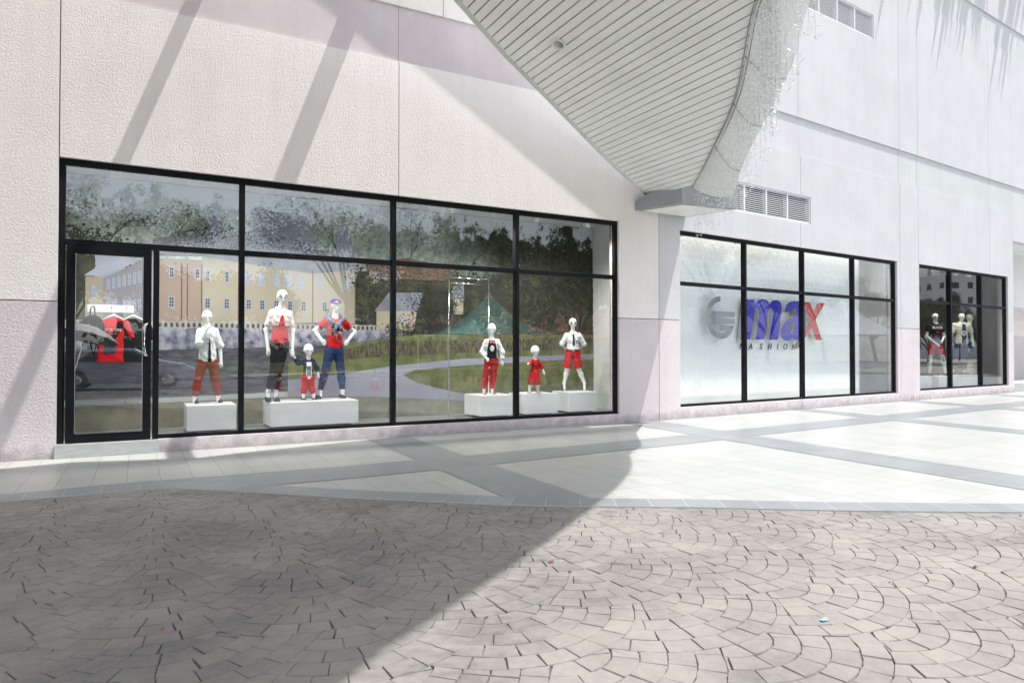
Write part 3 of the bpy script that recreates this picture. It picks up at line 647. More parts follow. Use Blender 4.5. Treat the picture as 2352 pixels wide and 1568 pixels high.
class Field:
    def __init__(s, lo, hi, h):
        s.lo = np.array(lo); s.h = h; n = np.ceil((np.array(hi)-s.lo)/h).astype(int)+1; s.n = n; s.V = np.full(n, 1.0)
        s.ax = [s.lo[i]+np.arange(n[i])*h for i in range(3)]
    def block(s, lo, hi):
        a = np.clip(np.floor((np.array(lo)-s.lo)/s.h).astype(int), 0, s.n); b = np.clip(np.ceil((np.array(hi)-s.lo)/s.h).astype(int)+1, 0, s.n)
        sl = tuple(slice(i, j) for i, j in zip(a, b))
        X = s.ax[0][sl[0]][:, None, None]; Y = s.ax[1][sl[1]][None, :, None]; Z = s.ax[2][sl[2]][None, None, :]
        return sl, X, Y, Z
    def add(s, d, sl, k):
        v = s.V[sl]
        if d.size == 0: return
        hh = np.maximum(k-np.abs(d-v), 0)/k; s.V[sl] = np.minimum(d, v)-hh*hh*k*.25
    def cap(s, a, b, ra, rb, k=.02, clip=None):
        a, b = np.array(a, float), np.array(b, float); m = max(ra, rb)+3*k
        sl, X, Y, Z = s.block(np.minimum(a, b)-m, np.maximum(a, b)+m); d = b-a; L2 = d@d+1e-9
        t = np.clip(((X-a[0])*d[0]+(Y-a[1])*d[1]+(Z-a[2])*d[2])/L2, 0, 1)
        D = np.sqrt((X-a[0]-t*d[0])**2+(Y-a[1]-t*d[1])**2+(Z-a[2]-t*d[2])**2)-(ra+(rb-ra)*t)
        if clip:   # flat end: keep only up to fraction clip along a->b
            tt = ((X-a[0])*d[0]+(Y-a[1])*d[1]+(Z-a[2])*d[2])/math.sqrt(L2)-clip*math.sqrt(L2); D = np.maximum(D, tt)
        s.add(D, sl, k)
    def ell(s, c, r, k=.02):
        c, r = np.array(c, float), np.array(r, float); sl, X, Y, Z = s.block(c-r-3*k, c+r+3*k)
        q = np.sqrt(((X-c[0])/r[0])**2+((Y-c[1])/r[1])**2+((Z-c[2])/r[2])**2); s.add((q-1)*r.min()*np.where(q < 1, 1, 1.0), sl, k)
    def loft(s, prof, k=.02, infl=0, zlo=None, zhi=None):
        # prof: (z, cx, cy, halfwidth, halfdepth) rows, rising z
        P = np.array(prof); z0, z1 = P[0,0] if zlo is None else zlo, P[-1,0] if zhi is None else zhi
        mw, md = P[:,3].max()+infl, P[:,4].max()+infl
        sl, X, Y, Z = s.block((P[:,1].min()-mw-.06, P[:,2].min()-md-.06, z0-.06), (P[:,1].max()+mw+.06, P[:,2].max()+md+.06, z1+.06))
        zz = s.ax[2][sl[2]]; f = lambda j: np.interp(zz, P[:,0], P[:,j])[None, None, :]
        w_, d_ = f(3)+infl, f(4)+infl; q = (np.abs((X-f(1))/w_)**2.3+np.abs((Y-f(2))/d_)**2.3)**(1/2.3); D = (q-1)*np.minimum(w_, d_)
        D = np.maximum(D, np.maximum(z0-Z, Z-z1)); s.add(D, sl, k)
    def cut(s, fn):
        X = s.ax[0][:, None, None]; Y = s.ax[1][None, :, None]; Z = s.ax[2][None, None, :]; s.V = np.maximum(s.V, fn(X, Y, Z))
    def wrinkle(s, amp, sc, seed=0):
        X = s.ax[0][:, None, None]; Y = s.ax[1][None, :, None]; Z = s.ax[2][None, None, :]
        s.V = s.V+amp*(np.sin(sc*(X*1.3+Z*.9)+seed)*np.sin(sc*(Z*1.1-Y*.8)+2*seed)+.6*np.sin(sc*2.1*(Z*.7+X*.5+Y)+seed*3))
    def mesh(s, name, m, parent):
        v, f = surfnet(s.V, s.lo, s.h); me = bpy.data.meshes.new(name); me.from_pydata(v.tolist(), [], f.tolist())
        me.materials.append(m); me.polygons.foreach_set('use_smooth', [True]*len(f)); me.update()
        o = bpy.data.objects.new(name, me); col.objects.link(o); o.parent = parent; s.obj = o
        md = o.modifiers.new('smooth', 'SMOOTH'); md.factor = .5; md.iterations = 2; return o
    def front(s, x, z):
        i = int(round((x-s.lo[0])/s.h)); k = int(round((z-s.lo[2])/s.h)); i = min(max(i, 0), s.n[0]-1); k = min(max(k, 0), s.n[2]-1)
        c = np.where(s.V[i, :, k] < 0)[0]
        if not len(c): return None
        j = c[0]; 
        if j == 0: return s.ax[1][0]
        a, b = s.V[i, j-1, k], s.V[i, j, k]; return s.ax[1][j-1]+s.h*a/(a-b)
    def front_s(s, x, z):
        v = [s.front(x+a*s.h*1.5, z+b*s.h*1.5) for a in (-1,0,1) for b in (-1,0,1)]; v = [q for q in v if q is not None]
        return float(np.mean(v)) if v else None
def inpoly(x, z, P):
    c = False; j = len(P)-1
    for i in range(len(P)):
        if (P[i][1] > z) != (P[j][1] > z) and x < (P[j][0]-P[i][0])*(z-P[i][1])/(P[j][1]-P[i][1])+P[i][0]: c = not c
        j = i
    return c
def decal(F, name, m, parent, polys, off=.003, st=.006):
    """print or trim that follows the front of a garment"""
    mb = MB()
    for P in polys:
        xs_ = [p[0] for p in P]; zs_ = [p[1] for p in P]; x = min(xs_)
        while x < max(xs_):
            z = min(zs_)
            while z < max(zs_):
                if inpoly(x+st/2, z+st/2, P):
                    q = [(x, z), (x+st, z), (x+st, z+st), (x, z+st)]; ys = [F.front_s(*p) for p in q]
                    if all(y is not None for y in ys): mb.face([(p[0], y-off, p[1]) for p, y in zip(q, ys)], smooth=True)
                z += st
            x += st
    if mb.f:
        o = mb.build(name, m, parent, fixn=False); sd = o.modifiers.new('solid', 'SOLIDIFY'); sd.thickness = .002; sd.offset = 1; return o
def circ(cx, cz, r, n=20, rz=None): return [(cx+r*math.cos(2*math.pi*i/n), cz+(rz or r)*math.sin(2*math.pi*i/n)) for i in range(n)]
def ringp(cx, cz, r0, r1, n=24):
    a = [(cx+r1*math.cos(2*math.pi*i/n), cz+r1*math.sin(2*math.pi*i/n)) for i in range(n+1)]; return a+[(cx+r0*math.cos(-2*math.pi*i/n), cz+r0*math.sin(-2*math.pi*i/n)) for i in range(n+1)]
M['skin'] = mat('glossy white mannequin', (.78,.80,.79), .28)
M['skin2'] = mat('pale sage mannequin', (.50,.57,.53), .35)
def cloth(name, c, var=.8, sc=30, rough=.85):
    return noise_mat(name, tuple(v*var for v in c), c, sc, rough, bump=.3, bscale=90, bdist=.002, spec=.25)
V3 = lambda p: (p[0], p[1], p[2])
class Fig:
    """joints in metres: x to the viewer's right, z up from the stand; optional third value is y (negative towards the street)"""
    def __init__(s, label, loc, rz, J, skin, group, hh, fat=1.0, dep=.60, h=.0075):
        s.root = empty('mannequin', loc, rz); tag(s.root, label, 'mannequin', group); s.J = {k: np.array((v[0], v[2] if len(v) > 2 else 0.0, v[1])) for k, v in J.items()}
        s.skin = skin; s.h = h; s.hh = hh; J = s.J; s.H = J['top'][2]; s.sc = s.H/1.7; s.fat = fat; f = fat*s.sc
        s.sw = abs(J['sr'][0]-J['sl'][0])/2; s.cx = (J['sr'][0]+J['sl'][0])/2; s.hx = (J['hipL'][0]+J['hipR'][0])/2; s.hw = max(abs(J['hipR'][0]-J['hipL'][0])/2+.055*f, .098*f)
        s.dep = dep; zs = (J['sl'][2]+J['sr'][2])/2; zh = (J['hipL'][2]+J['hipR'][2])/2; s.zs, s.zh = zs, zh; T = zs-zh; cr = zh-.03*s.sc
        wd = s.hw; sw = s.sw
        X = lambda t: s.hx+(s.cx-s.hx)*t
        s.prof = [(cr-.02*s.sc, X(0), 0, wd*.80, wd*.60), (zh+.10*T, X(.1), .004, wd, wd*.72), (zh+.28*T, X(.3), 0, wd*.93, wd*.68), (zh+.47*T, X(.5), -.003, wd*.84, wd*.62),
                  (zh+.70*T, X(.7), -.006, sw*.80, wd*.70), (zh+.88*T, X(.9), -.002, sw*.90, wd*.66), (zh+.985*T, X(1), .004, sw*.84, wd*.50), (zh+1.05*T, X(1), .008, sw*.52, wd*.38), (zh+1.12*T, X(1), .008, .050*f, .050*f)]
        s.ra = (.046*f, .037*f, .026*f); s.rl = (.082*f, .055*f, .034*f)
        pts = np.array([v for v in J.values()]); s.lo = pts.min(0)-.16; s.hi = pts.max(0)+.16; s.lo[1] = min(s.lo[1], -.2); s.hi[1] = max(s.hi[1], .2); s.lo[2] = -.03
        s.wr = {q: J['e'+q]+(J['h'+q]-J['e'+q])*.72 for q in 'lr'}
    def field(s): return Field(s.lo, s.hi, s.h)
    def torso(s, F, infl=0, **k): F.loft(s.prof, infl=infl, **k)
    def arm(s, F, q, infl=0, upto=2.0, k=.025, full=True):
        sh = s.J['s'+q].copy(); sh[2] -= .030*s.sc; sh[0] += (.018*s.sc if q == 'l' else -.018*s.sc); e, w_ = s.J['e'+q], s.wr[q]; r = s.ra
        if upto <= 1: F.cap(sh, e, r[0]+infl, r[1]+infl, k, clip=upto)
        else:
            F.cap(sh, e, r[0]+infl, r[1]+infl, k); F.cap(e, w_, r[1]+infl, r[2]+infl, k, clip=(upto-1 if upto < 2 else None))
    def leg(s, F, q, infl=0, upto=2.0, k=.03, flare=0):
        a, b, c = s.J['hip'+q.upper()].copy(), s.J['k'+q], s.J['a'+q]; r = s.rl
        if upto <= 1: F.cap(a, b, r[0]+infl, r[1]+infl+flare, k, clip=upto)
        else:
            F.cap(a, b, r[0]+infl, r[1]+infl, k); m_ = b+(c-b)*.35; m_[1] += .008
            F.cap(b, m_, r[1]+infl, r[1]*.98+infl+flare, k); F.cap(m_, b+(c-b)*1.0, r[1]*.98+infl+flare, r[2]+infl+flare, k, clip=(None if upto >= 2 else (upto-1-.35)/.65))
    def body(s, turn=0, tilt=0):
        F = s.field(); J = s.J; s.torso(F); f = s.sc*s.fat; hh = s.hh
        top, chin = J['top'], J['chin']; cx = (top[0]+chin[0])/2; cz = (top[2]+chin[2])/2; c = np.array((cx, -.012, cz)); w_ = hh*.355
        F.cap((s.cx, .012, s.zs+.02*s.sc), (cx, .0, chin[2]+.25*hh), .050*f, .046*f, .03)
        F.ell(c+(0, .012, hh*.10), (w_, hh*.42, hh*.40), .02); F.cap(c+(0, -.02, -hh*.05), (chin[0], -hh*.22, chin[2]+hh*.10), w_*.80, hh*.105, .03)
        tx = math.sin(turn)
        fy = -hh*.355
        F.cap(c+(tx*hh*.2, fy-.0, hh*.02), c+(tx*hh*.2, fy-hh*.075, -hh*.13), hh*.025, hh*.040, .012)
        for sx in (-1, 1):
            F.ell(c+(sx*hh*.15, fy+hh*.02, hh*.045), (hh*.11, hh*.05, hh*.025), .012)      # brow
            F.ell(c+(sx*w_*.99, hh*.04, -hh*.02), (hh*.035, hh*.06, hh*.10), .01)           # ear
        F.ell(c+(tx*hh*.15, fy+hh*.015, -hh*.245), (hh*.095, hh*.05, hh*.028), .01)         # lips
        for q in 'lr':
            s.arm(F, q); w2 = s.wr[q]; hd = J['h'+q]; d_ = hd-w2; ln = np.linalg.norm(d_)+1e-6; d_ = d_/ln; pl = .048*s.sc*max(s.fat, 1)
            F.cap(w2, w2+d_*pl*1.1, s.ra[2]*.95, s.ra[2]*1.12, .012)
            if s.J.get('a'+q) is not None: s.leg(F, q)
        for q in 'lr': F.cap(J['a'+q], (J['a'+q][0], -.015, .035), s.rl[2]*.95, s.rl[2]*.9, .02)
        o = F.mesh('body', s.skin, s.root); s.F = F
        mb = MB()
        for q in 'lr':
            w2 = s.wr[q]; hd = J['h'+q]; d_ = Vector(hd-w2).normalized(); pl = .05*s.sc*max(s.fat, 1); base = Vector(w2)+d_*pl*1.0; fr_ = s.sc*max(s.fat, 1)
            side = d_.cross(Vector((0, 1, 0)));
            if side.length < .3: side = Vector((1, 0, 0))
            side.normalize(); nrm = side.cross(d_).normalized(); bend = nrm*(-1 if nrm.y > 0 else 1)*.25
            for i, (o_, l_) in enumerate(((-1.5,.066),(-.5,.076),(.5,.072),(1.5,.056))):
                a = base+side*o_*.0145*fr_; b = a+(d_+side*o_*.05)*l_*.5*fr_; c_ = b+(d_+bend)*l_*.5*fr_
                mb.tube([a, b, c_], [.0095*fr_, .0085*fr_, .0062*fr_], n=6)
            th = side*(-1 if q == 'r' else 1); a = base-d_*.03*fr_+th*.022*fr_
            mb.tube([a, a+(th*.7+d_*.6)*.03*fr_, a+(th*.6+d_*1.3)*.042*fr_], [.011*fr_, .0095*fr_, .007*fr_], n=6)
        me2 = mb.build('fingers_tmp', s.skin, None); bm = bmesh.new(); bm.from_mesh(o.data); bm.from_mesh(me2.data); 
        for f_ in bm.faces: f_.smooth = True
        bm.to_mesh(o.data); bm.free(); bpy.data.objects.remove(me2); s.headc = c; s.w_ = w_; return o
    def shirt(s, name, m, sleeve=.6, hem=None, infl=.013, neck=.05, wr=.0025, zlo=None, sinfl=.014):
        F = s.field(); z0 = hem if hem is not None else s.zh; s.torso(F, infl, zlo=z0, zhi=s.zs+.075*s.sc)
        if sleeve:
            for q in 'lr': s.arm(F, q, sinfl, upto=sleeve)
        if wr: F.wrinkle(wr, 34, hem or 1)
        nz = s.zs+.045*s.sc; nx = s.cx; r = neck*s.sc*s.fat+.012
        F.cut(lambda X, Y, Z: r-np.sqrt((X-nx)**2+((Y+.03)*.9)**2+((Z-nz-.02)*1.05)**2)); F.cut(lambda X, Y, Z: z0-Z+0*X+0*Y)
        o = F.mesh(name, m, s.root); return F, o
    def trousers(s, name, m, upto=1.9, waist=None, infl=.012, flare=0, wr=.002):
        F = s.field(); wz = waist if waist is not None else s.zh+.35*(s.zs-s.zh); s.torso(F, infl, zhi=wz)
        for q in 'lr': s.leg(F, q, infl, upto, flare=flare)
        if wr: F.wrinkle(wr, 30, 2)
        F.cut(lambda X, Y, Z: Z-wz+0*X+0*Y); o = F.mesh(name, m, s.root); return F, o
    def shoes(s, m, sole, high=0, size=1.0, toe=None):
        for q in 'lr':
            a = s.J['a'+q]; t = s.J['f'+q]; dx = (t[0]-a[0])*.35; L_ = .165*s.sc*size*max(1, s.fat*.9); r = .036*s.sc*size*max(1, s.fat)
            x0 = t[0]; mb = Field((x0-.14, -.26, -.02), (x0+.14, .14, .20+high), .006)
            hl = (x0, .045*s.sc, r+.006); to = (x0+dx, -L_, r*.62+.008); mb.cap(hl, to, r, r*.92, .02); mb.cap(hl, (a[0]*.5+x0*.5, .01, .055*s.sc+.02+high), r*.98, r*1.0, .02)
            top_ = .072*s.sc+high; mb.cut(lambda X, Y, Z: np.maximum(.008-Z, Z-top_)+0*X+0*Y); sh = mb.mesh('shoe', m, s.root)
            ml = Field((x0-.14, -.26, -.02), (x0+.14, .14, .06), .006); ml.cap((hl[0], hl[1], .01), (to[0], to[1], .01), r*1.06, r*.98, .01)
            ml.cut(lambda X, Y, Z: np.maximum(-Z, Z-.016)+0*X+0*Y); ml.mesh('sole', sole, sh)
    def sunglasses(s, m, rim):
        c, hh = s.headc, s.hh; y = c[1]-hh*.385; mb = MB()
        g = empty('sunglasses', (0,0,0), parent=s.root)
        for sx in (-1, 1):
            mb.prism([(c[0]+sx*hh*.16+hh*.125*math.cos(t)*1.0, c[2]+hh*.03+hh*.105*math.sin(t)-(hh*.02 if math.sin(t) < 0 else 0)) for t in [i*math.pi/8 for i in range(16)]], y, y+.004, 0, 'y')
        mb.build('lens', m, g); r_ = MB()
        for sx in (-1, 1):
            r_.tube([(c[0]+sx*hh*.16+hh*.13*math.cos(t), y-.001, c[2]+hh*.03+hh*.11*math.sin(t)) for t in [i*math.pi/8 for i in range(17)]], .0022, n=5, caps=False); r_.tube([(c[0]+sx*hh*.28, y, c[2]+hh*.07), (c[0]+sx*s.w_*1.04, c[1]+.02, c[2]+hh*.03)], .0022, n=5)
        r_.tube([(c[0]-hh*.05, y-.001, c[2]+hh*.08), (c[0]+hh*.05, y-.001, c[2]+hh*.08)], .0022, n=5); r_.build('rim', rim, g)
WG, WG3 = 'mannequins in the left display window', 'mannequins in the far display window'
def JJ(cx, zb=.54, **k): return {n: (v[0]-cx, v[1]-zb)+tuple(v[2:]) for n, v in k.items()}
white_sole = mat('white rubber', (.75,.75,.74), .6)
c_white = cloth('white cotton', (.74,.78,.79), .93); c_red = cloth('red cotton', (.52,.010,.018), .85); c_navy = cloth('navy cotton', (.018,.03,.075)); c_black = cloth('black cotton', (.010,.010,.013)); c_rust = cloth('rust chino', (.24,.045,.03)); c_jean = cloth('blue denim', (.025,.055,.16), .6); c_den = cloth('washed denim', (.10,.19,.29), .7); c_beige = cloth('beige cotton', (.52,.50,.42), .9)
lace = noise_mat('white lace', (.38,.12,.12), (.80,.80,.79), 75, .8, lo=.40, hi=.47, detail=1, dist=1.2)
# 1 boy, hand on chin
f = Fig('white child mannequin in white shirt and rust trousers, hand held to its chin', (.92, 1.0, .54), 0, JJ(.92, top=(.899,1.916),chin=(.903,1.714),sl=(.80,1.624),sr=(1.02,1.628),el=(.786,1.435,-.10),hl=(.93,1.70,-.13),er=(1.083,1.394,.01),hr=(1.098,1.07,-.03),hipL=(.855,1.145),hipR=(.975,1.145),kl=(.785,.90),al=(.74,.64),fl=(.762,.536),kr=(1.02,.90),ar=(1.062,.64),fr=(1.078,.524)), M['skin'], WG, .202)
f.body(); F, o = f.shirt('undershirt', c_black, 0, hem=.56, infl=.007, wr=0)
Fs, o = f.shirt('shirt', c_white, 1.12, hem=.615, infl=.02, neck=.055, wr=.003, sinfl=.02)
decal(Fs, 'shirt_front_opening', c_black, f.root, [[(-.012,.62),(.035,.62),(.022,.88),(.008,1.0)]])
decal(Fs, 'pocket', cloth('white pocket cotton', (.66,.70,.71)), f.root, [[(.06,.93),(.115,.93),(.115,.99),(.06,.99)]], off=.004)
bt_ = mat('dark button', (.05,.05,.06))
for i in range(5): decal(Fs, 'button', bt_, f.root, [circ(-.012, .66+.075*i, .0075, 8)], off=.005, st=.005)
f.trousers('trousers', c_rust, 1.93, waist=.66); f.shoes(c_navy, white_sole, .02)
# 2 tall girl, lace bolero
f = Fig('tall white mannequin in red top, lace bolero and black trousers, wearing sunglasses', (1.94, 1.0, .54), 0, JJ(1.94, top=(1.970,2.267),chin=(1.971,2.038),sl=(1.802,1.935),sr=(2.09,1.925),el=(1.735,1.64,.02),hl=(1.768,1.25,-.03),er=(2.13,1.64,.0),hr=(2.118,1.25,-.05),hipL=(1.875,1.42),hipR=(2.0,1.42),kl=(1.845,1.0,-.03),al=(1.765,.69),fl=(1.762,.538),kr=(1.915,1.0,-.04),ar=(1.876,.68,.0),fr=(1.885,.526)), M['skin'], WG, .228, fat=.88)
f.body(); Ft, o = f.shirt('top', c_red, 0, hem=.90, infl=.018, neck=.05, wr=.001); pass
Fb, o = f.shirt('bolero', lace, 1.05, hem=1.16, infl=.026, neck=.055, sinfl=.015)
decal(Fb, 'bolero_opening', c_red, f.root, [[(-.06,1.13),(.055,1.13),(.05,1.22),(.035,1.30),(.02,1.345),(-.005,1.30),(-.03,1.22)]], off=.003)
f.trousers('trousers', c_black, 1.86, waist=.93, infl=.010, wr=.001); f.shoes(c_navy, mat('dark sole', (.05,.05,.06)), 0, .95)
kb = MB(); kb.tube([(-.03,-.125,.905),(-.01,-.15,.90),(.015,-.145,.885)], [.012,.02,.012], n=8); kb.tube([(-.01,-.145,.90),(-.005,-.14,.84)], [.013,.008], n=6); kb.build('waist_knot', c_red, f.root)
f.sunglasses(mat('mirrored lens', (.42,.40,.48), .1, .6), mat('gold rim', (.6,.45,.3), .3, .8))
# 3 toddler with raised hand
f = Fig('white toddler mannequin in navy jacket and red trousers holding the tall one\'s hand', (2.36, .95, .54), 0, JJ(2.36, top=(2.361,1.428),chin=(2.362,1.223),sl=(2.285,1.165),sr=(2.440,1.165),el=(2.20,1.13),hl=(2.115,1.262,-.02),er=(2.495,1.05),hr=(2.51,.92,-.02),hipL=(2.325,.90),hipR=(2.398,.90),kl=(2.30,.735),al=(2.288,.62),fl=(2.285,.539),kr=(2.415,.735),ar=(2.443,.62),fr=(2.449,.549)), M['skin'], WG, .205, fat=1.25, h=.0065)
f.body(); Ft, o = f.shirt('tee', c_white, 0, hem=.335, infl=.008, neck=.035)
Fj, o = f.shirt('jacket', c_navy, 1.7, hem=.335, infl=.018, neck=.04, sinfl=.012)
decal(Fj, 'tee_front', c_white, f.root, [[(-.045,.337),(.04,.337),(.035,.6),(-.04,.6)]], off=.003); decal(Fj, 'tee_print', cloth('printed cotton', (.16,.22,.26), .3, 90), f.root, [[(-.036,.40),(.032,.40),(.03,.54),(-.034,.54)]], off=.006)
for sp_ in ([(-.085,.60),(-.055,.60),(-.055,.606),(-.085,.606)],[(.05,.60),(.08,.60),(.08,.606),(.05,.606)]): decal(Fj, 'shoulder_stripe', c_red, f.root, [sp_], off=.005)
decal(Fj, 'yellow_patch', mat('yellow print', (.75,.62,.05)), f.root, [[(-.022,.455),(.012,.455),(.012,.465),(-.022,.47)]], off=.008)
f.trousers('trousers', c_red, 1.8, waist=.40, infl=.010); f.shoes(c_navy, white_sole, 0, 1.1)
# 4 teenager with cap, hands on hips
f = Fig('white mannequin in blue cap, red tee and jeans, both hands on its hips', (2.81, 1.08, .54), 0, JJ(2.81, top=(2.824,2.150),chin=(2.817,1.949),sl=(2.665,1.825),sr=(2.955,1.825),el=(2.490,1.640,.04),hl=(2.62,1.44,-.07),er=(3.135,1.63,.04),hr=(2.965,1.43,-.07),hipL=(2.735,1.325),hipR=(2.862,1.325),kl=(2.655,.99),al=(2.572,.67),fl=(2.545,.562),kr=(2.910,.99),ar=(2.935,.67),fr=(2.925,.533)), M['skin'], WG, .215)
f.body(); Ft, o = f.shirt('tee', c_red, .62, hem=.80, infl=.014, neck=.05, wr=.003, sinfl=.022)
gp = cloth('dark screen print', (.03,.03,.035), .6, 60); decal(Ft, 'chest_print', gp, f.root, [ringp(.0,1.10,.083,.092), [(-.075,1.06),(.035,1.06),(.045,1.13),(.02,1.17),(-.05,1.18),(-.08,1.12)], [(-.085,1.19),(-.035,1.19),(-.035,1.205),(-.085,1.205)]], off=.003)
decal(Ft, 'print_bars', c_white, f.root, [[(.03,1.085),(.095,1.07),(.096,1.078),(.03,1.093)],[(.03,1.07),(.095,1.055),(.096,1.062),(.03,1.077)]], off=.006)
f.trousers('jeans', c_jean, 1.93, waist=.86, infl=.010); f.shoes(c_black, white_sole, 0)
hc, hh = f.headc, f.hh; cp = MB(); cp.lathe((hc[0], hc[1]+.018, hc[2]+hh*.20), [(hh*.405,0),(hh*.41,hh*.06),(hh*.38,hh*.17),(hh*.28,hh*.27),(hh*.13,hh*.325),(.004,hh*.335)], n=24); cap = cp.build('cap', cloth('blue cap cotton', (.015,.03,.30)), f.root)
bp_ = MB(); pts = [(hc[0]+hh*.39*math.sin(t), hc[1]+.018-hh*.40*math.cos(t)-hh*.22*max(0, math.cos(t*1.0))**.8, hc[2]+hh*.185-hh*.05*abs(math.sin(t))) for t in np.linspace(-1.15, 1.15, 13)]
ins_ = [(hc[0]+hh*.39*math.sin(t), hc[1]+.018-hh*.38*math.cos(t), hc[2]+hh*.215) for t in np.linspace(-1.15, 1.15, 13)]
for i in range(12): bp_.face([ins_[i], ins_[i+1], pts[i+1], pts[i]], smooth=True)
br = bp_.build('peak', cloth('red cap peak', (.45,.02,.03)), cap); br.modifiers.new('s', 'SOLIDIFY').thickness = .006
em = MB(); em.prism([(hc[0]-.02, hc[2]+hh*.40),(hc[0]+.02, hc[2]+hh*.40),(hc[0]+.026, hc[2]+hh*.36),(hc[0], hc[2]+hh*.29),(hc[0]-.026, hc[2]+hh*.36)], hc[1]+.018-hh*.415, hc[1]+.018-hh*.385, 0, 'y'); em.build('emblem', mat('orange badge', (.6,.12,.02)), cap)
sh = MB(); n_ = 13; zt_ = f.zs
sh.tube([(f.cx-.17,.02,zt_-.02),(f.cx-.10,.045,zt_+.045),(f.cx,.07,zt_+.075),(f.cx+.10,.045,zt_+.045),(f.cx+.17,.02,zt_-.02)], [.03,.045,.04,.045,.03], n=10)
sh.tube([(f.cx-.125,-.02,zt_+.02),(f.cx-.08,-.085,zt_-.03),(f.cx-.02,-.128,zt_-.085)], [.035,.034,.022], n=9); sh.tube([(f.cx+.125,-.02,zt_+.02),(f.cx+.08,-.085,zt_-.03),(f.cx+.01,-.128,zt_-.085)], [.035,.034,.022], n=9)
sh.tube([(f.cx-.03,-.13,zt_-.07),(f.cx+.02,-.142,zt_-.085),(f.cx+.04,-.13,zt_-.11)], [.022,.03,.02], n=8); sh.tube([(f.cx-.01,-.135,zt_-.08),(f.cx-.03,-.135,zt_-.15),(f.cx-.035,-.13,zt_-.19)], [.02,.026,.024], n=8); sh.tube([(f.cx+.01,-.135,zt_-.09),(f.cx+.05,-.13,zt_-.14),(f.cx+.065,-.125,zt_-.175)], [.02,.026,.024], n=8)
sh.build('denim_shawl', c_den, f.root)
# 5 girl in raglan sweater
f = Fig('white child mannequin in black and white raglan sweater, red trousers and sandals', (5.54, .85, .54), -R(20), JJ(5.54, top=(5.541,1.813),chin=(5.541,1.606),sl=(5.43,1.500),sr=(5.655,1.500),el=(5.372,1.300),hl=(5.455,1.155,-.11),er=(5.730,1.295),hr=(5.730,1.070,-.03),hipL=(5.485,1.145),hipR=(5.595,1.145),kl=(5.440,.88),al=(5.405,.63),fl=(5.418,.539),kr=(5.575,.88),ar=(5.550,.63),fr=(5.583,.545)), M['skin'], WG, .205, fat=1.03)
f.body(); Ft, o = f.shirt('sweater', c_white, 1.75, hem=.60, infl=.016, neck=.05, wr=.003, sinfl=.017)
decal(Ft, 'sweater_panel', c_black, f.root, [[(-.085,.635),(.085,.635),(.088,.80),(.055,.96),(.035,.985),(-.035,.985),(-.055,.96),(-.088,.80)]])
decal(Ft, 'pink_print', mat('pink print', (.65,.08,.18)), f.root, [[(-.038,.905),(-.038,.955),(0,.935),(.042,.955),(.042,.905),(0,.925)]], off=.006, st=.005); decal(Ft, 'white_print', mat('white print', (.72,.70,.70)), f.root, [circ(0,.82,.038,16,.052)], off=.006, st=.005)
Fp, o = f.trousers('trousers', c_red, 1.93, waist=.66, infl=.011); bm2 = mat('cream badge', (.6,.55,.45)); decal(Fp, 'badge', bm2, f.root, [circ(-.05,.48,.017,12)], off=.004, st=.005); decal(Fp, 'number_patch', bm2, f.root, [[(-.06,.30),(-.035,.30),(-.035,.345),(-.06,.345)]], off=.004, st=.005)
f.shoes(cloth('red sandal leather', (.42,.02,.04)), white_sole, -.022, .95)
# 6 toddler in red dress
f = Fig('white toddler mannequin in a red long sleeved dress with one arm reaching forward', (6.365, .75, .54), -R(14), JJ(6.365, top=(6.376,1.421),chin=(6.382,1.201),sl=(6.310,1.140),sr=(6.455,1.140),el=(6.25,1.10,-.07),hl=(6.195,1.085,-.17),er=(6.505,1.03),hr=(6.545,.915,-.03),hipL=(6.335,.87),hipR=(6.41,.87),kl=(6.30,.72),al=(6.275,.61),fl=(6.262,.553),kr=(6.425,.72),ar=(6.432,.61),fr=(6.440,.553)), M['skin'], WG, .215, fat=1.2, h=.0065)
f.body(); F, o = f.shirt('bodice', c_red, 1.55, hem=.40, infl=.011, neck=.04, sinfl=.012)
sk = MB(); zc = [(.43,.082,.062),(.40,.088,.070),(.33,.098,.085),(.25,.108,.098),(.165,.118,.108)]; nn_ = 72; rg = []
for (z, rx, ry) in zc:
    rg.append([sk.vert((-.0+(rx+(.430-z)*.035*math.sin(k*2*math.pi/nn_*14))*math.cos(k*2*math.pi/nn_), (ry+(.430-z)*.035*math.sin(k*2*math.pi/nn_*14))*math.sin(k*2*math.pi/nn_), z)) for k in range(nn_)])
for a, b in zip(rg, rg[1:]):
    for k in range(nn_): sk.f.append([a[k], a[(k+1) % nn_], b[(k+1) % nn_], b[k]]); sk.m.append(0); sk.sm.append(True)
o = sk.build('skirt', c_red, f.root); o.modifiers.new('s', 'SOLIDIFY').thickness = .004
f.shoes(cloth('beige shoe leather', (.42,.32,.26)), white_sole, 0, 1.05)
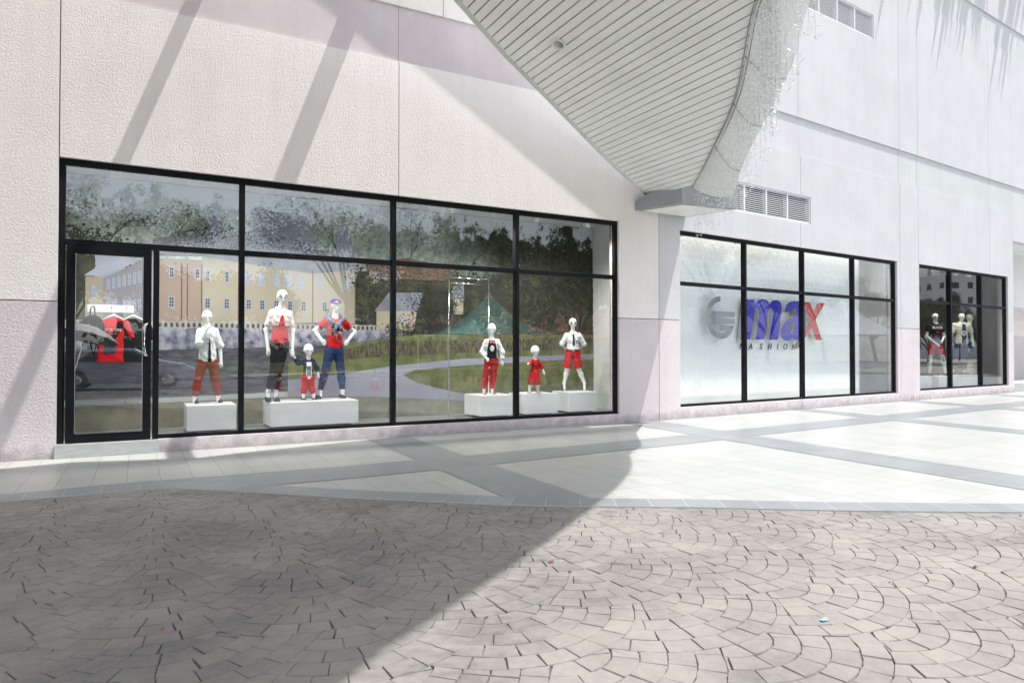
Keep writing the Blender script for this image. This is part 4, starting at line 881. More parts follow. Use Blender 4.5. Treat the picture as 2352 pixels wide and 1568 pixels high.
# 7 boy with tie and shorts
f = Fig('white child mannequin in patterned white shirt, black tie and red shorts with dark sunglasses', (7.41, 1.05, .54), -R(24), JJ(7.41, top=(7.412,1.959),chin=(7.411,1.750),sl=(7.28,1.640),sr=(7.545,1.640),el=(7.205,1.455,.03),hl=(7.33,1.30,.16),er=(7.635,1.445,.03),hr=(7.50,1.30,.16),hipL=(7.345,1.285),hipR=(7.475,1.285),kl=(7.30,.965),al=(7.24,.69),fl=(7.206,.550),kr=(7.53,.965),ar=(7.640,.69),fr=(7.69,.536)), M['skin'], WG, .207)
f.body(); pat = noise_mat('white printed shirting', (.16,.19,.19), (.74,.78,.78), 42, .8, lo=.33, hi=.36, detail=0, dist=.6)
Fs, o = f.shirt('shirt', pat, 1.02, hem=.80, infl=.018, neck=.045, sinfl=.02)
decal(Fs, 'necktie', c_black, f.root, [[(-.012,1.085),(.014,1.085),(.024,.90),(.003,.865),(-.020,.90)],[(-.018,1.12),(.020,1.12),(.012,1.085),(-.010,1.085)]], off=.008, st=.005)
cl = MB(); 
for sx in (-1, 1): cl.face([(f.cx+sx*.006, -.078, f.zs+.03), (f.cx+sx*.05, -.045, f.zs+.065), (f.cx+sx*.075, -.050, f.zs+.015), (f.cx+sx*.035, -.095, f.zs-.012)])
o = cl.build('collar', c_white, f.root); o.modifiers.new('s', 'SOLIDIFY').thickness = .004
Fq, o = f.trousers('shorts', c_red, .93, waist=.825, infl=.016, flare=.012); decal(Fq, 'belt', c_black, f.root, [[(-.13,.775),(.13,.775),(.13,.80),(-.13,.80)]], off=.004); decal(Fq, 'buckle', M['steel'], f.root, [[(-.022,.773),(.016,.773),(.016,.802),(-.022,.802)]], off=.007)
f.shoes(c_navy, white_sole, .06); f.sunglasses(mat('dark lens', (.05,.06,.08), .1, .4), M['steel'])
# far window
def far(s_, off, z, rz): P_ = F2 @ Vector((s_, off, z)); return (P_.x, P_.y, P_.z), R(5.2)+rz
def stand_pose(top, hw=.2, sw=.2, el=(-.26,1.15,.02), hl=(-.27,.85,-.03), er=(.26,1.15,.02), hr=(.27,.85,-.03), kl=(-.12,.50), al=(-.16,.10), kr=(.12,.50), ar=(.16,.10), dx=0):
    k = top/1.78; sc = lambda p: (p[0]*k, p[1]*k)+tuple(v*k for v in p[2:])
    return {n: sc(v) for n, v in dict(top=(dx,1.78), chin=(dx,1.55), sl=(-sw,1.46), sr=(sw,1.46), el=el, hl=hl, er=er, hr=hr, hipL=(-.085,.90), hipR=(.085,.90), kl=kl, al=al, fl=(al[0],.01), kr=kr, ar=ar, fr=(ar[0],.01)).items()}
loc, rz = far(13.05, 1.0, .57, -R(38))
f = Fig('pale mannequin in black tee and red shorts with denim tied around its waist', loc, rz, stand_pose(1.92, el=(-.25,1.12,-.02), hl=(.03,.82,-.20), er=(.24,1.12,.0), hr=(.06,.93,-.20), kl=(-.15,.50), kr=(.20,.50), ar=(.27,.10)), M['skin2'], WG3, .235, h=.010)
f.body(); Ft, o = f.shirt('tee', c_black, .6, hem=.98, infl=.014, neck=.05, sinfl=.018); f.trousers('shorts', c_red, .75, waist=1.08, infl=.014, flare=.01)
de = MB(); de.tube([(-.15,-.09,1.0),(0,-.14,.98),(.15,-.09,1.0)], .035, n=8); de.tube([(-.17,.02,1.0),(-.20,.05,.8),(-.21,.05,.62)], [.04,.06,.05], n=8); de.tube([(.17,.02,1.0),(.22,.05,.8),(.24,.05,.62)], [.04,.06,.05], n=8); de.build('tied_shirt', cloth('dark denim', (.03,.05,.11)), f.root)
f.shoes(cloth('brown shoe leather', (.09,.05,.035)), white_sole)
MF8 = (f, Ft); f.sunglasses(mat('black lens', (.02,.02,.02), .1), c_black)
loc, rz = far(14.70, .95, .57, -R(38))
f = Fig('pale mannequin in open beige shirt over a navy tee and navy trousers', loc, rz, stand_pose(1.98, sw=.215, el=(-.29,1.13,.02), hl=(-.30,.84,-.03), er=(.29,1.13,.02), hr=(.31,.82,-.03), kl=(-.20,.52,-.05), al=(-.26,.12), kr=(.08,.50), ar=(.06,.10)), M['skin2'], WG3, .24, h=.010)
f.body(); Ft, o = f.shirt('overshirt', c_beige, .75, hem=.93, infl=.024, neck=.06, sinfl=.03); decal(Ft, 'tee_front', c_navy, f.root, [[(-.055,.935),(.06,.935),(.075,1.30),(.05,1.62),(-.045,1.62),(-.075,1.30)]], st=.01)
decal(Ft, 'round_print', mat('grey blue print', (.20,.30,.42)), f.root, [circ(0,1.33,.06)], off=.008, st=.008); decal(Ft, 'print_ring', c_white, f.root, [ringp(0,1.33,.062,.078)], off=.008, st=.008)
f.trousers('trousers', c_navy, 1.9, waist=1.0, infl=.014); f.shoes(c_black, white_sole)
loc, rz = far(15.75, 1.15, .2, R(10))
f = Fig('pale mannequin in navy tee with sunglasses half hidden behind the beige shirt one', loc, rz, stand_pose(2.38), M['skin2'], WG3, .26, h=.012)
f.body(); f.shirt('tee', c_navy, .6, hem=1.15, infl=.014); f.trousers('shorts', c_navy, .8, waist=1.35, infl=.014, flare=.01); f.sunglasses(mat('smoke lens', (.03,.03,.03), .1), c_black); f.shoes(c_black, white_sole)
loc, rz = far(11.10, 1.0, .57, -R(38))
f = Fig('pale mannequin in beige trousers at the left edge of the far window', loc, rz, stand_pose(1.95), M['skin2'], WG3, .24, h=.012)
f.body(); f.shirt('tee', c_navy, .6, hem=.98, infl=.014); f.trousers('trousers', c_beige, 1.9, waist=1.08, infl=.016); f.shoes(cloth('dark brown shoe leather', (.06,.03,.02)), white_sole)
# ---------------------------------------------------------------- plinths
def plinth(label, x0, x1, y0, y1, frame=F1, zb=.18, zt=.54, grp='white display plinths in the left window'):
    c = frame @ Vector(((x0+x1)/2, (y0+y1)/2, zb)); r = empty('display_plinth', c); tag(r, label, 'plinth', grp)
    b_ = MB(frame); b_.box(x0, x1, y0, y1, zb, zt, bev=.004); o = b_.build('box', M['white'], r); o.matrix_parent_inverse = Matrix.Translation(-c)
    b_ = MB(frame); b_.box(x0+.1, x1-.1, y0+.06, y1-.1, zb-.055, zb); o = b_.build('recessed_base', M['frame'], r); o.matrix_parent_inverse = Matrix.Translation(-c)
plinth('white box plinth under the boy mannequin nearest the door', .62, 1.275, .66, 1.33)
plinth('long white box plinth carrying three mannequins', 1.755, 3.085, .68, 1.40)
plinth('white box plinth under the raglan sweater mannequin beside the mullion', 5.23, 5.90, .66, 1.33)
plinth('white box plinth under the toddler in the red dress', 6.13, 6.81, .66, 1.30)
plinth('rightmost white box plinth, under the boy with the tie', 7.09, 7.75, .70, 1.30)
G3 = 'white display plinths in the far window'
plinth('white box plinth at the left edge of the far window', 10.6, 11.9, .6, 1.3, F2, .22, .57, G3)
plinth('white box plinth under the mannequin in red shorts', 12.35, 13.6, .6, 1.3, F2, .22, .57, G3)
plinth('white box plinth under the mannequin in the open beige shirt', 13.95, 15.2, .6, 1.3, F2, .22, .57, G3)
# ---------------------------------------------------------------- printed backdrop
def backdrop():
    BD = empty('backdrop_print', (4.0, 1.78, .14)); tag(BD, 'wall sized photo print of a yellow manor house, trees and lawn behind the mannequins', 'backdrop')
    b_ = MB(); b_.box(-.94, 8.39, 1.76, 1.80, .141, 3.895); o = b_.build('board', mat('board', (.40,.42,.45), .6), BD); o.matrix_parent_inverse = Matrix.Translation((-4.0,-1.78,-.14))
    P = {}
    def pm(n, c1, c2, sc=8, **k): P[n] = (len(P), noise_mat('print '+n, c1, c2, sc, .55, **k)); return n
    pm('sky', (.40,.47,.60), (.52,.58,.68), .6); pm('tree', (.008,.012,.008), (.05,.055,.022), 5, detail=8); pm('treed', (.005,.007,.006), (.022,.022,.014), 6, detail=8); pm('treep', (.14,.18,.15), (.32,.38,.38), 4, detail=8, lo=.42, hi=.58)
    pm('cream', (.27,.25,.20), (.325,.295,.235), 1.3, detail=8); pm('lav', (.19,.19,.225), (.24,.23,.26), 1.6, detail=8); pm('orange', (.235,.185,.155), (.28,.22,.185), 1.3, detail=8); pm('slate', (.12,.13,.17), (.20,.21,.26), 4); pm('slatel', (.26,.29,.38), (.34,.37,.46), 3)
    pm('win', (.24,.28,.36), (.29,.33,.42), 20); pm('wind', (.03,.03,.04), (.05,.05,.06), 20); pm('bal', (.24,.24,.25), (.34,.33,.33), 12); pm('arch', (.03,.035,.03), (.06,.06,.05), 12); pm('stone', (.05,.06,.11), (.30,.31,.38), 7, detail=8)
    pm('pond', (.03,.035,.05), (.10,.10,.12), 6, stretch=(1,1,4)); pm('lawn', (.085,.10,.035), (.15,.16,.07), 6); pm('reed', (.03,.035,.02), (.13,.12,.07), 14, stretch=(2,1,.6)); pm('path', (.22,.23,.30), (.27,.28,.34), 2, detail=8); pm('field', (.15,.15,.11), (.22,.21,.15), 5); pm('flower', (.05,.04,.02), (.30,.10,.12), 22, detail=2, lo=.5, hi=.6); pm('roofr', (.10,.05,.035), (.17,.10,.07), 20, stretch=(1,1,5)); pm('pipe', (.09,.05,.05), (.11,.06,.06), 5)
    mb = MB(); lay = [0]
    def poly(n, pts, dl=1):
        lay[0] += dl; y = 1.759-.0006*lay[0]; mb.face([(x, y, z) for x, z in pts], P[n][0])
    def rect(n, x0, x1, z0, z1): poly(n, [(x0,z0),(x1,z0),(x1,z1),(x0,z1)], 0)
    rng = random.Random(21)
    def leafy(n, pts, k, r, y=None, hole=None):
        # clump edge made of many small leaves
        lay[0] += 1; yb = 1.759-.0006*lay[0]
        cl = []
        for q_ in range(max(4, k//26)):
            for t in range(30):
                x = rng.uniform(min(p[0] for p in pts)-r, max(p[0] for p in pts)+r); z = rng.uniform(min(p[1] for p in pts)-r, max(p[1] for p in pts)+r)
                if inpoly(x, z, pts): break
            cl.append((x, z, rng.uniform(1.8, 5)*r))
        for _ in range(k):
            x, z, sg = rng.choice(cl); x += rng.gauss(0, sg)*1.3; z += rng.gauss(0, sg)*.8; x = min(max(x, -.93), 8.38); z = min(max(z, .15), 3.88)
            a = rng.uniform(0, 6.28); s_ = r*rng.uniform(.4, 1); q = [(x+s_*math.cos(a+i*1.2566)*rng.uniform(.5,1), z+s_*.8*math.sin(a+i*1.2566)*rng.uniform(.5,1)) for i in range(5)]
            lay_y = yb-rng.uniform(0, .0005); mb.face([(p[0], lay_y, p[1]) for p in q], P[n][0])
    rect('sky', -.94, 8.39, 2.2, 2.7); lay[0] += 1
    def crownmat(n, zmid, slope, A, B, sky, l1, l2, sc=5, dark=None):
        m = mat('print '+n, l1, .55); tc = N(m, 'ShaderNodeTexCoord'); sp = N(m, 'ShaderNodeSeparateXYZ'); L(m, tc.outputs['Object'], sp.inputs[0])
        def nz(scale, det, rg=.6):
            q = N(m, 'ShaderNodeTexNoise'); q.inputs['Scale'].default_value = scale; q.inputs['Detail'].default_value = det; q.inputs['Roughness'].default_value = rg; L(m, tc.outputs['Object'], q.inputs['Vector']); return q.outputs['Fac']
        def mth(op, x, y, z=None):
            q = N(m, 'ShaderNodeMath', operation=op)
            for i, v in enumerate((x, y, z)):
                if v is None: continue
                if isinstance(v, (int, float)): q.inputs[i].default_value = v
                else: L(m, v, q.inputs[i])
            return q.outputs[0]
        h = mth('MULTIPLY', mth('SUBTRACT', zmid, sp.outputs[2]), slope); h = mth('MULTIPLY_ADD', mth('SUBTRACT', nz(1.1, 2), .5), A, h); h = mth('MULTIPLY_ADD', mth('SUBTRACT', nz(sc, 12, .74), .5), B, h)
        mr = N(m, 'ShaderNodeMapRange'); mr.inputs[1].default_value = -.05; mr.inputs[2].default_value = .07; L(m, h, mr.inputs[0])
        r = N(m, 'ShaderNodeValToRGB'); r.color_ramp.elements[0].position = .38; r.color_ramp.elements[1].position = .62; r.color_ramp.elements[0].color = (*l1, 1); r.color_ramp.elements[1].color = (*l2, 1); L(m, nz(sc*2.2, 10, .7), r.inputs[0])
        lc = r.outputs[0]
        if dark:   # darker trees towards the right of the picture on the print
            r2 = N(m, 'ShaderNodeValToRGB'); r2.color_ramp.elements[0].position = .38; r2.color_ramp.elements[1].position = .66; r2.color_ramp.elements[0].color = (*dark[0], 1); r2.color_ramp.elements[1].color = (*dark[1], 1); L(m, nz(sc*2.2, 10, .7), r2.inputs[0])
            xr = N(m, 'ShaderNodeMapRange'); xr.inputs[1].default_value = 4.3; xr.inputs[2].default_value = 6.1; L(m, mth('MULTIPLY_ADD', nz(1.6, 5), 1.6, mth('SUBTRACT', sp.outputs[0], .8)), xr.inputs[0])
            m2 = N(m, 'ShaderNodeMix', data_type='RGBA'); L(m, xr.outputs[0], m2.inputs[0]); L(m, lc, m2.inputs[6]); L(m, r2.outputs[0], m2.inputs[7]); lc = m2.outputs[2]
        mx = N(m, 'ShaderNodeMix', data_type='RGBA'); L(m, mr.outputs[0], mx.inputs[0]); mx.inputs[6].default_value = (*sky, 1); L(m, lc, mx.inputs[7]); L(m, mx.outputs[2], prin(m).inputs['Base Color']); P[n] = (len(P), m)
    SK = (.74,.81,.92)
    crownmat('crowns', 3.62, 1.0, 1.5, 1.6, SK, (.19,.24,.19), (.46,.53,.51), dark=((.008,.012,.007), (.055,.06,.026)))
    rect('crowns', -.94, 8.39, 2.6, 3.89); lay[0] += 1
    leafy('tree', [(-.94,2.7),(.15,2.7),(.15,2.8),(-.5,3.0),(-.94,3.1)], 900, .035)
    poly('tree', [(-.94,.9),(8.39,.9),(8.39,2.72),(3.3,2.72),(3.3,2.0),(-.55,2.0),(-.55,2.72),(-.94,2.72)]); leafy('treed', [(3.35,1.8),(8.39,1.8),(8.39,2.6),(3.35,2.6)], 1800, .06)
    def branch(x, z, a, l, w_, d_):
        x2, z2 = x+l*math.cos(a), z+l*math.sin(a); nx_, nz_ = -math.sin(a)*w_/2, math.cos(a)*w_/2
        if z2 > 3.87 or not (-.92 < x2 < 8.37): return
        mb.face([(x-nx_, 1.759-.0006*lay[0], z-nz_), (x2-nx_*.7, 1.759-.0006*lay[0], z2-nz_*.7), (x2+nx_*.7, 1.759-.0006*lay[0], z2+nz_*.7), (x+nx_, 1.759-.0006*lay[0], z+nz_)], P['treed'][0])
        if d_ > 0:
            for _ in range(rng.choice((2,2,3))): branch(x2, z2, a+rng.uniform(-.65,.65), l*rng.uniform(.6,.85), w_*.62, d_-1)
    lay[0] += 1
    for bx_, ba in ((-.45,1.2),(.15,1.0),(3.2,2.1),(4.3,1.4),(5.5,1.2),(6.3,1.8),(7.3,1.4)): branch(bx_, 2.72, ba, .33, .022, 6)
    # manor house
    poly('slatel', [(1.60,3.0),(1.67,3.49),(1.77,3.62),(2.50,3.58),(2.72,3.0)]); poly('slatel', [(1.0,3.0),(1.0,3.36),(1.09,3.57),(1.18,3.36),(1.19,3.0)]); poly('slatel', [(2.99,2.9),(3.0,3.22),(3.13,3.55),(3.27,3.22),(3.30,2.85)])
    poly('slate', [(0.17,2.76),(.20,3.02),(.49,3.10),(.92,3.16),(1.50,3.13),(2.04,3.06),(2.90,3.02),(3.21,2.87),(3.42,2.75),(2.60,2.62),(1.42,2.74),(.88,2.80)]); leafy('treed', [(.5,2.95),(2.7,2.9),(2.6,3.12),(1.8,3.2),(1.0,3.3),(.5,3.18)], 839, 0.022)
    poly('slatel', [(-.69,2.42),(-.53,2.55),(-.56,2.73),(-.43,2.78),(.17,3.0),(.17,2.765),(-.45,2.41)]); poly('cream', [(-.67,2.41),(-.45,2.40),(-.44,1.70),(-.67,1.69)]); poly('lav', [(-.45,2.40),(.26,2.79),(.26,1.73),(-.44,1.70)])
    poly('orange', [(.25,2.74),(.88,2.74),(.89,1.75),(.26,1.74)]); poly('cream', [(.88,2.80),(1.42,2.74),(1.43,1.76),(.89,1.75)]); poly('cream', [(1.42,2.74),(2.60,2.62),(2.60,1.79),(1.43,1.76)]); poly('cream', [(2.60,2.62),(3.34,2.73),(3.32,1.80),(2.60,1.79)])
    lay[0] += 1; y = 1.759-.0006*lay[0]
    for x in (.60,.68,1.425,2.60,.885,3.33): mb.face([(x-.008,y,1.8),(x+.008,y,1.8),(x+.008,y,2.68),(x-.008,y,2.68)], P['pipe'][0])
    def wnd(x, z, w_, h_, m='win'):
        mb.face([(x-w_/2-.012,y,z-h_/2-.012),(x+w_/2+.012,y,z-h_/2-.012),(x+w_/2+.012,y,z+h_/2+.012),(x-w_/2-.012,y,z+h_/2+.012)], P['win'][0]); yy = y-.0005
        nx, nz = (2,3)
        for i in range(nx):
            for j in range(nz):
                a, b = x-w_/2+i*w_/nx+.004, x-w_/2+(i+1)*w_/nx-.004; c, d_ = z-h_/2+j*h_/nz+.006, z-h_/2+(j+1)*h_/nz-.006
                mb.face([(a,yy,c),(b,yy,c),(b,yy,d_),(a,yy,d_)], P[m if m == 'wind' or (i+j) % 2 else 'win'][0])
    for x in (.46,.82): wnd(x, 2.53, .055, .15, 'wind')
    for x in (.97,1.25): wnd(x, 2.50, .045, .16, 'wind')
    for x in (1.55,1.78,2.02,2.21,2.41): wnd(x, 2.48, .075, .20)
    for x in (2.72,3.15): wnd(x, 2.48, .05, .19)
    for x in (.46,.97,1.25,1.58,1.79,2.01,2.23,2.45,2.80): wnd(x, 2.07, .065, .15, 'wind')
    for i in range(9): wnd(-.38+i*.068, 2.30+i*.022, .02, .13+.004*i, 'wind'); wnd(-.38+i*.068, 1.96+i*.008, .02, .12+.004*i, 'wind')
    wnd(-.56, 2.2, .06, .12); lay[0] += 2
    rect('bal', -.94, 4.2, 1.67, 1.77); lay[0] += 1; y = 1.759-.0006*lay[0]
    for i in range(64):
        x = -.9+i*.079; mb.face([(x,y,1.685),(x+.042,y,1.685),(x+.042,y,1.742),(x+.021,y,1.758),(x,y,1.742)], P['arch'][0])
    poly('stone', [(-.94,1.30),(4.2,1.42),(4.2,1.67),(-.94,1.67)]); poly('pond', [(-.94,.6),(3.3,.7),(3.6,1.42),(-.94,1.30)])
    poly('slate', [(3.67,2.02),(3.94,2.36),(4.59,2.38),(4.49,2.05)]); poly('cream', [(3.71,2.02),(4.47,2.05),(4.41,1.68),(3.71,1.67)]); lay[0] += 1; y = 1.759-.0006*lay[0]; wnd(4.05,1.88,.06,.11); wnd(4.22,1.88,.06,.11)
    poly('slate', [(5.14,2.30),(5.20,2.62),(5.40,2.62),(5.42,2.27)]); poly('cream', [(5.18,2.30),(5.40,2.28),(5.39,2.01),(5.20,2.0)]); leafy('tree', [(5.0,2.0),(5.2,2.0),(5.2,2.5),(5.05,2.5)], 296, 0.019); leafy('tree', [(5.4,1.95),(5.6,1.95),(5.6,2.6),(5.42,2.6)], 345, 0.019)
    leafy('treed', [(4.35,1.6),(4.41,2.08),(4.53,2.32),(4.70,2.49),(4.92,2.55),(5.10,2.42),(5.14,1.6)], 1630, 0.026); leafy('tree', [(3.9,1.65),(4.0,1.85),(4.2,1.9),(4.4,1.8),(4.4,1.6)], 296, 0.022)
    poly('roofr', [(3.5,2.85),(4.3,3.0),(5.3,2.85),(5.0,2.62),(3.6,2.6)]); leafy('tree', [(3.4,2.5),(5.4,2.5),(5.4,2.75),(3.4,2.75)], 790, 0.030)
    poly('lawn', [(2.2,1.1),(3.0,1.42),(4.5,1.62),(8.39,1.66),(8.39,.142),(2.2,.142)]); poly('reed', [(2.9,1.30),(3.9,1.50),(5.4,1.52),(8.39,1.60),(8.39,1.36),(5.2,1.28),(3.6,1.20),(2.9,1.15)]); leafy('reed', [(2.9,1.2),(8.39,1.35),(8.39,1.62),(4.0,1.56),(2.9,1.4)], 1976, 0.019); leafy('flower', [(5.4,1.55),(8.39,1.6),(8.39,1.8),(6.2,1.78)], 1284, 0.019)
    poly('path', [(2.2,.84),(3.1,.92),(4.0,1.05),(5.36,1.17),(8.39,1.26),(8.39,1.17),(5.54,1.05),(4.41,.97),(4.2,.88),(4.49,.73),(5.36,.52),(6.2,.40),(6.2,.28),(2.2,.52)]); poly('field', [(-.94,.142),(8.39,.142),(8.39,.3),(6.0,.34),(3.6,.52),(2.0,.56),(-.94,.50)]); leafy('field', [(-.9,.16),(3.0,.16),(3.0,.5),(-.9,.5)], 1185, 0.019)
    o = mb.build('print', [m for _, m in sorted(P.values(), key=lambda t: t[0])], BD, fixn=False); o.matrix_parent_inverse = Matrix.Translation((-4.0,-1.78,-.14))
backdrop()
# ---------------------------------------------------------------- ceiling lamps of the shop
def lamp(n, label, loc, aim, on=12, r=.062, L_=.20, lit=False, grp='cylinder spotlights along the left window ceiling', rz=0, spread=95):
    e_ = empty('ceiling_spotlight', loc); tag(e_, label, 'spotlight', grp); A = Vector(aim).normalized(); Q = A.to_track_quat('-Z', 'Y').to_matrix().to_4x4()
    b_ = MB(); b_.lathe((0,0,-.10), [(r*.25,.0),(r*.9,.001),(r,.01-.0),(r,-L_+.0)][::-1] if False else [(r,-L_),(r,-.012),(r*.9,0),(.01,.002)], n=22, axis=Q if False else Matrix.Identity(4) @ Q); b_.build('lamp_can', M['louvre'], e_)
    b_ = MB(); b_.tube([(0,0,0),(0,0,-.12)], .01, n=8); b_.build('stem', M['louvre'], e_)
    em = bpy.data.materials.get('lit lamp face') or mat('lit lamp face', (1,.9,.75))
    prin(em).inputs['Emission Color'].default_value = (1,.86,.62,1); prin(em).inputs['Emission Strength'].default_value = 6 if lit else 6
    d_ = MB(); d_.lathe((0,0,-.10), [(r*.93,-L_+.012),(.002,-L_+.013)], n=20, axis=Q); d_.build('lamp_face', em if lit else M['lampoff'], e_)
    l = bpy.data.lights.new('lamp_light', 'SPOT'); l.energy = on*.42; l.spot_size = R(145); l.spot_blend = .9; l.shadow_soft_size = .09; l.color = (1,.95,.88)  # light added in every can, also where the face does not glow
    lo = bpy.data.objects.new('lamp_light', l); col.objects.link(lo); lo.parent = e_; lo.location = Vector((0,0,-.10))+A*(L_+.02); lo.rotation_euler = A.to_track_quat('-Z','Y').to_euler()
M['lampoff'] = mat('lamp reflector', (.8,.78,.7), .2, .6)
words = ['above the clothes rail door', 'above the boy with hand on chin', 'above the tall mannequin in lace', 'above the capped mannequin', 'above the empty middle of the window', 'above the raglan sweater mannequin', 'above the red dress toddler', 'above the boy with the tie']
for i, x in enumerate((-.26,.64,1.58,2.6,4.5,5.35,6.19,7.28)):
    lamp('l', 'white cylinder ceiling spotlight '+words[i], (x, .38, 3.90), (.0,.10,-1), on=250)
lamp('l', 'tilted white spotlight at the left end of the middle window', F2 @ Vector((1.05, .40, 3.95)), (.25,.05,-.9), 5, grp='spotlights on the middle window ceiling')
lamp('l', 'tilted white spotlight behind the first mullion of the middle window', F2 @ Vector((2.75, .40, 3.95)), (.25,.05,-.9), 5, grp='spotlights on the middle window ceiling')
lamp('l', 'glowing round spotlight in the middle window facing the street', F2 @ Vector((6.9, .42, 3.92)), (-.75,-.75,-.5), 4, L_=.09, lit=True, grp='spotlights on the middle window ceiling')
for i, (s_, wd) in enumerate(((12.0,'leftmost'),(13.05,'second'),(13.5,'third'),(14.4,'rightmost'))):
    lamp('l', wd+' of the four white spotlights in the far window', F2 @ Vector((s_, .55, 3.95)), (.0,.45,-.9), 170, r=.075, grp='spotlights in the far window')
def led(label, s0, s1, off, z, up, pw):
    e_ = empty('led_strip', F2 @ Vector(((s0+s1)/2, off, z)), R(5.2)); tag(e_, label, 'led strip', 'led strips of the middle window'); b_ = MB(); h_ = (s1-s0)/2
    b_.box(-h_, h_, -.012, .012, -.008, .008); m = mat('lit led strip', (1,.9,.7)); prin(m).inputs['Emission Color'].default_value = (1,.86,.62,1); prin(m).inputs['Emission Strength'].default_value = 1.6; b_.build('strip', m, e_)
    l = bpy.data.lights.new('strip_light', 'AREA'); l.shape = 'RECTANGLE'; l.size = s1-s0; l.size_y = .05; l.energy = pw; l.color = (1,.985,.96); lo = bpy.data.objects.new('strip_light', l); col.objects.link(lo); lo.parent = e_; lo.location = (0,0,.02*up); lo.rotation_euler = ((math.pi+.35) if up > 0 else -.35, 0, 0)
led('warm led strip along the floor of the middle window', .4, 8.0, .40, .225, 1, 9)
led('warm led strip along the ceiling of the middle window', .4, 9.2, .40, 3.94, -1, 13)
# ---------------------------------------------------------------- wall sign
SG = empty('shop_sign', F2 @ Vector((4, .45, 1.4)), R(5.2)); tag(SG, 'blue and red letters max FASHION beside a grey round emblem on white wall', 'sign')
SGI = (Matrix.Translation(SG.location) @ Matrix.Rotation(R(5.2), 4, 'Z')).inverted()
m_ = [ (3.027,1.577),(3.177,2.467),(3.490,2.473),(3.500,2.385),(3.569,2.445),(3.684,2.486),(3.799,2.498),(3.915,2.482),(3.996,2.434),(4.019,2.377),(4.055,2.429),(4.150,2.480),(4.281,2.497),(4.389,2.480),(4.456,2.431),(4.480,2.343),(4.472,2.269),(4.350,1.639),(4.337,1.602),(4.296,1.580),(4.007,1.577),(4.135,2.184),(4.141,2.243),(4.105,2.282),(4.054,2.288),(3.995,2.264),(3.959,2.222),(3.935,2.163),(3.833,1.633),(3.821,1.597),(3.786,1.579),(3.521,1.576),(3.646,2.183),(3.647,2.233),(3.624,2.271),(3.579,2.287),(3.522,2.270),(3.488,2.235),(3.465,2.177),(3.343,1.627),(3.332,1.594),(3.291,1.577) ]
a_ = [ (4.586,2.235),(4.619,2.333),(4.681,2.417),(4.805,2.478),(4.980,2.504),(5.132,2.500),(5.259,2.466),(5.323,2.374),(5.314,2.267),(5.204,1.581),(4.921,1.578),(4.911,1.631),(4.821,1.585),(4.697,1.558),(4.574,1.568),(4.477,1.618),(4.435,1.706),(4.455,1.840),(4.529,1.945),(4.677,2.037),(4.876,2.102),(5.002,2.151),(5.041,2.243),(5.029,2.303),(4.966,2.331),(4.891,2.305),(4.853,2.259),(4.803,2.238) ]
ah = [ (4.988,2.030),(4.875,1.982),(4.787,1.906),(4.761,1.816),(4.798,1.749),(4.860,1.745),(4.935,1.804),(4.974,1.940) ]
x_ = [ (5.342,2.492),(5.557,2.498),(5.610,2.474),(5.739,2.273),(5.866,2.448),(5.928,2.497),(6.235,2.499),(5.830,2.083),(6.087,1.590),(5.864,1.587),(5.819,1.615),(5.656,1.896),(5.100,1.373),(5.074,1.373),(5.571,2.068) ]
g1 = [ (2.327,2.489),(2.187,2.473),(2.064,2.416),(1.962,2.331),(1.891,2.234),(1.851,2.125),(1.844,2.044),(2.797,2.051),(2.793,2.165),(2.006,2.173),(2.053,2.253),(2.145,2.325),(2.248,2.370),(2.326,2.380) ]
g2 = [ (1.850,2.018),(2.796,2.023),(2.787,1.905),(2.016,1.901),(2.050,1.821),(2.141,1.755),(2.243,1.716),(2.347,1.697),(2.440,1.712),(2.531,1.752),(2.326,1.754),(2.323,1.877),(2.770,1.874),(2.737,1.793),(2.661,1.695),(2.555,1.617),(2.429,1.584),(2.325,1.580),(2.201,1.600),(2.079,1.652),(1.979,1.738),(1.899,1.845),(1.849,1.951) ]
def glyph(name, outer, holes, face, side, y0=.45, y1=.555):
    bm = bmesh.new(); loops = []
    for P in [outer]+holes:
        vs = [bm.verts.new((p[0], 0, p[1])) for p in P]; loops.append([bm.edges.new((vs[i], vs[(i+1) % len(vs)])) for i in range(len(vs))])
    r = bmesh.ops.triangle_fill(bm, use_beauty=True, use_dissolve=True, edges=[e for l in loops for e in l]); mb = MB(F2)
    for f in bm.faces: mb.face([(v.co.x, y0, v.co.z) for v in f.verts], 0)
    for P in [outer]+holes:
        for i in range(len(P)): a, b = P[i], P[(i+1) % len(P)]; mb.face([(a[0], y0, a[1]), (b[0], y0, b[1]), (b[0], y1, b[1]), (a[0], y1, a[1])], 1)
    bm.free(); o = mb.build(name, [face, side], SG, fixn=False); o.matrix_parent_inverse = SGI; return o
blue = mat('gloss blue letter', (.012,.012,.42), .25); redl = mat('gloss red letter', (.45,.015,.012), .25); sideg = mat('grey letter return', (.40,.42,.42), .4); emb = mat('brushed silver emblem', (.25,.30,.33), .45, 0)
glyph('letter', m_, [], blue, sideg); glyph('letter', a_, [ah], blue, sideg); glyph('letter', x_, [], redl, sideg); glyph('emblem', g1, [], emb, sideg, .45, .475); glyph('emblem', g2, [], emb, sideg, .45, .475)
navy = mat('navy letter', (.03,.06,.22), .4)
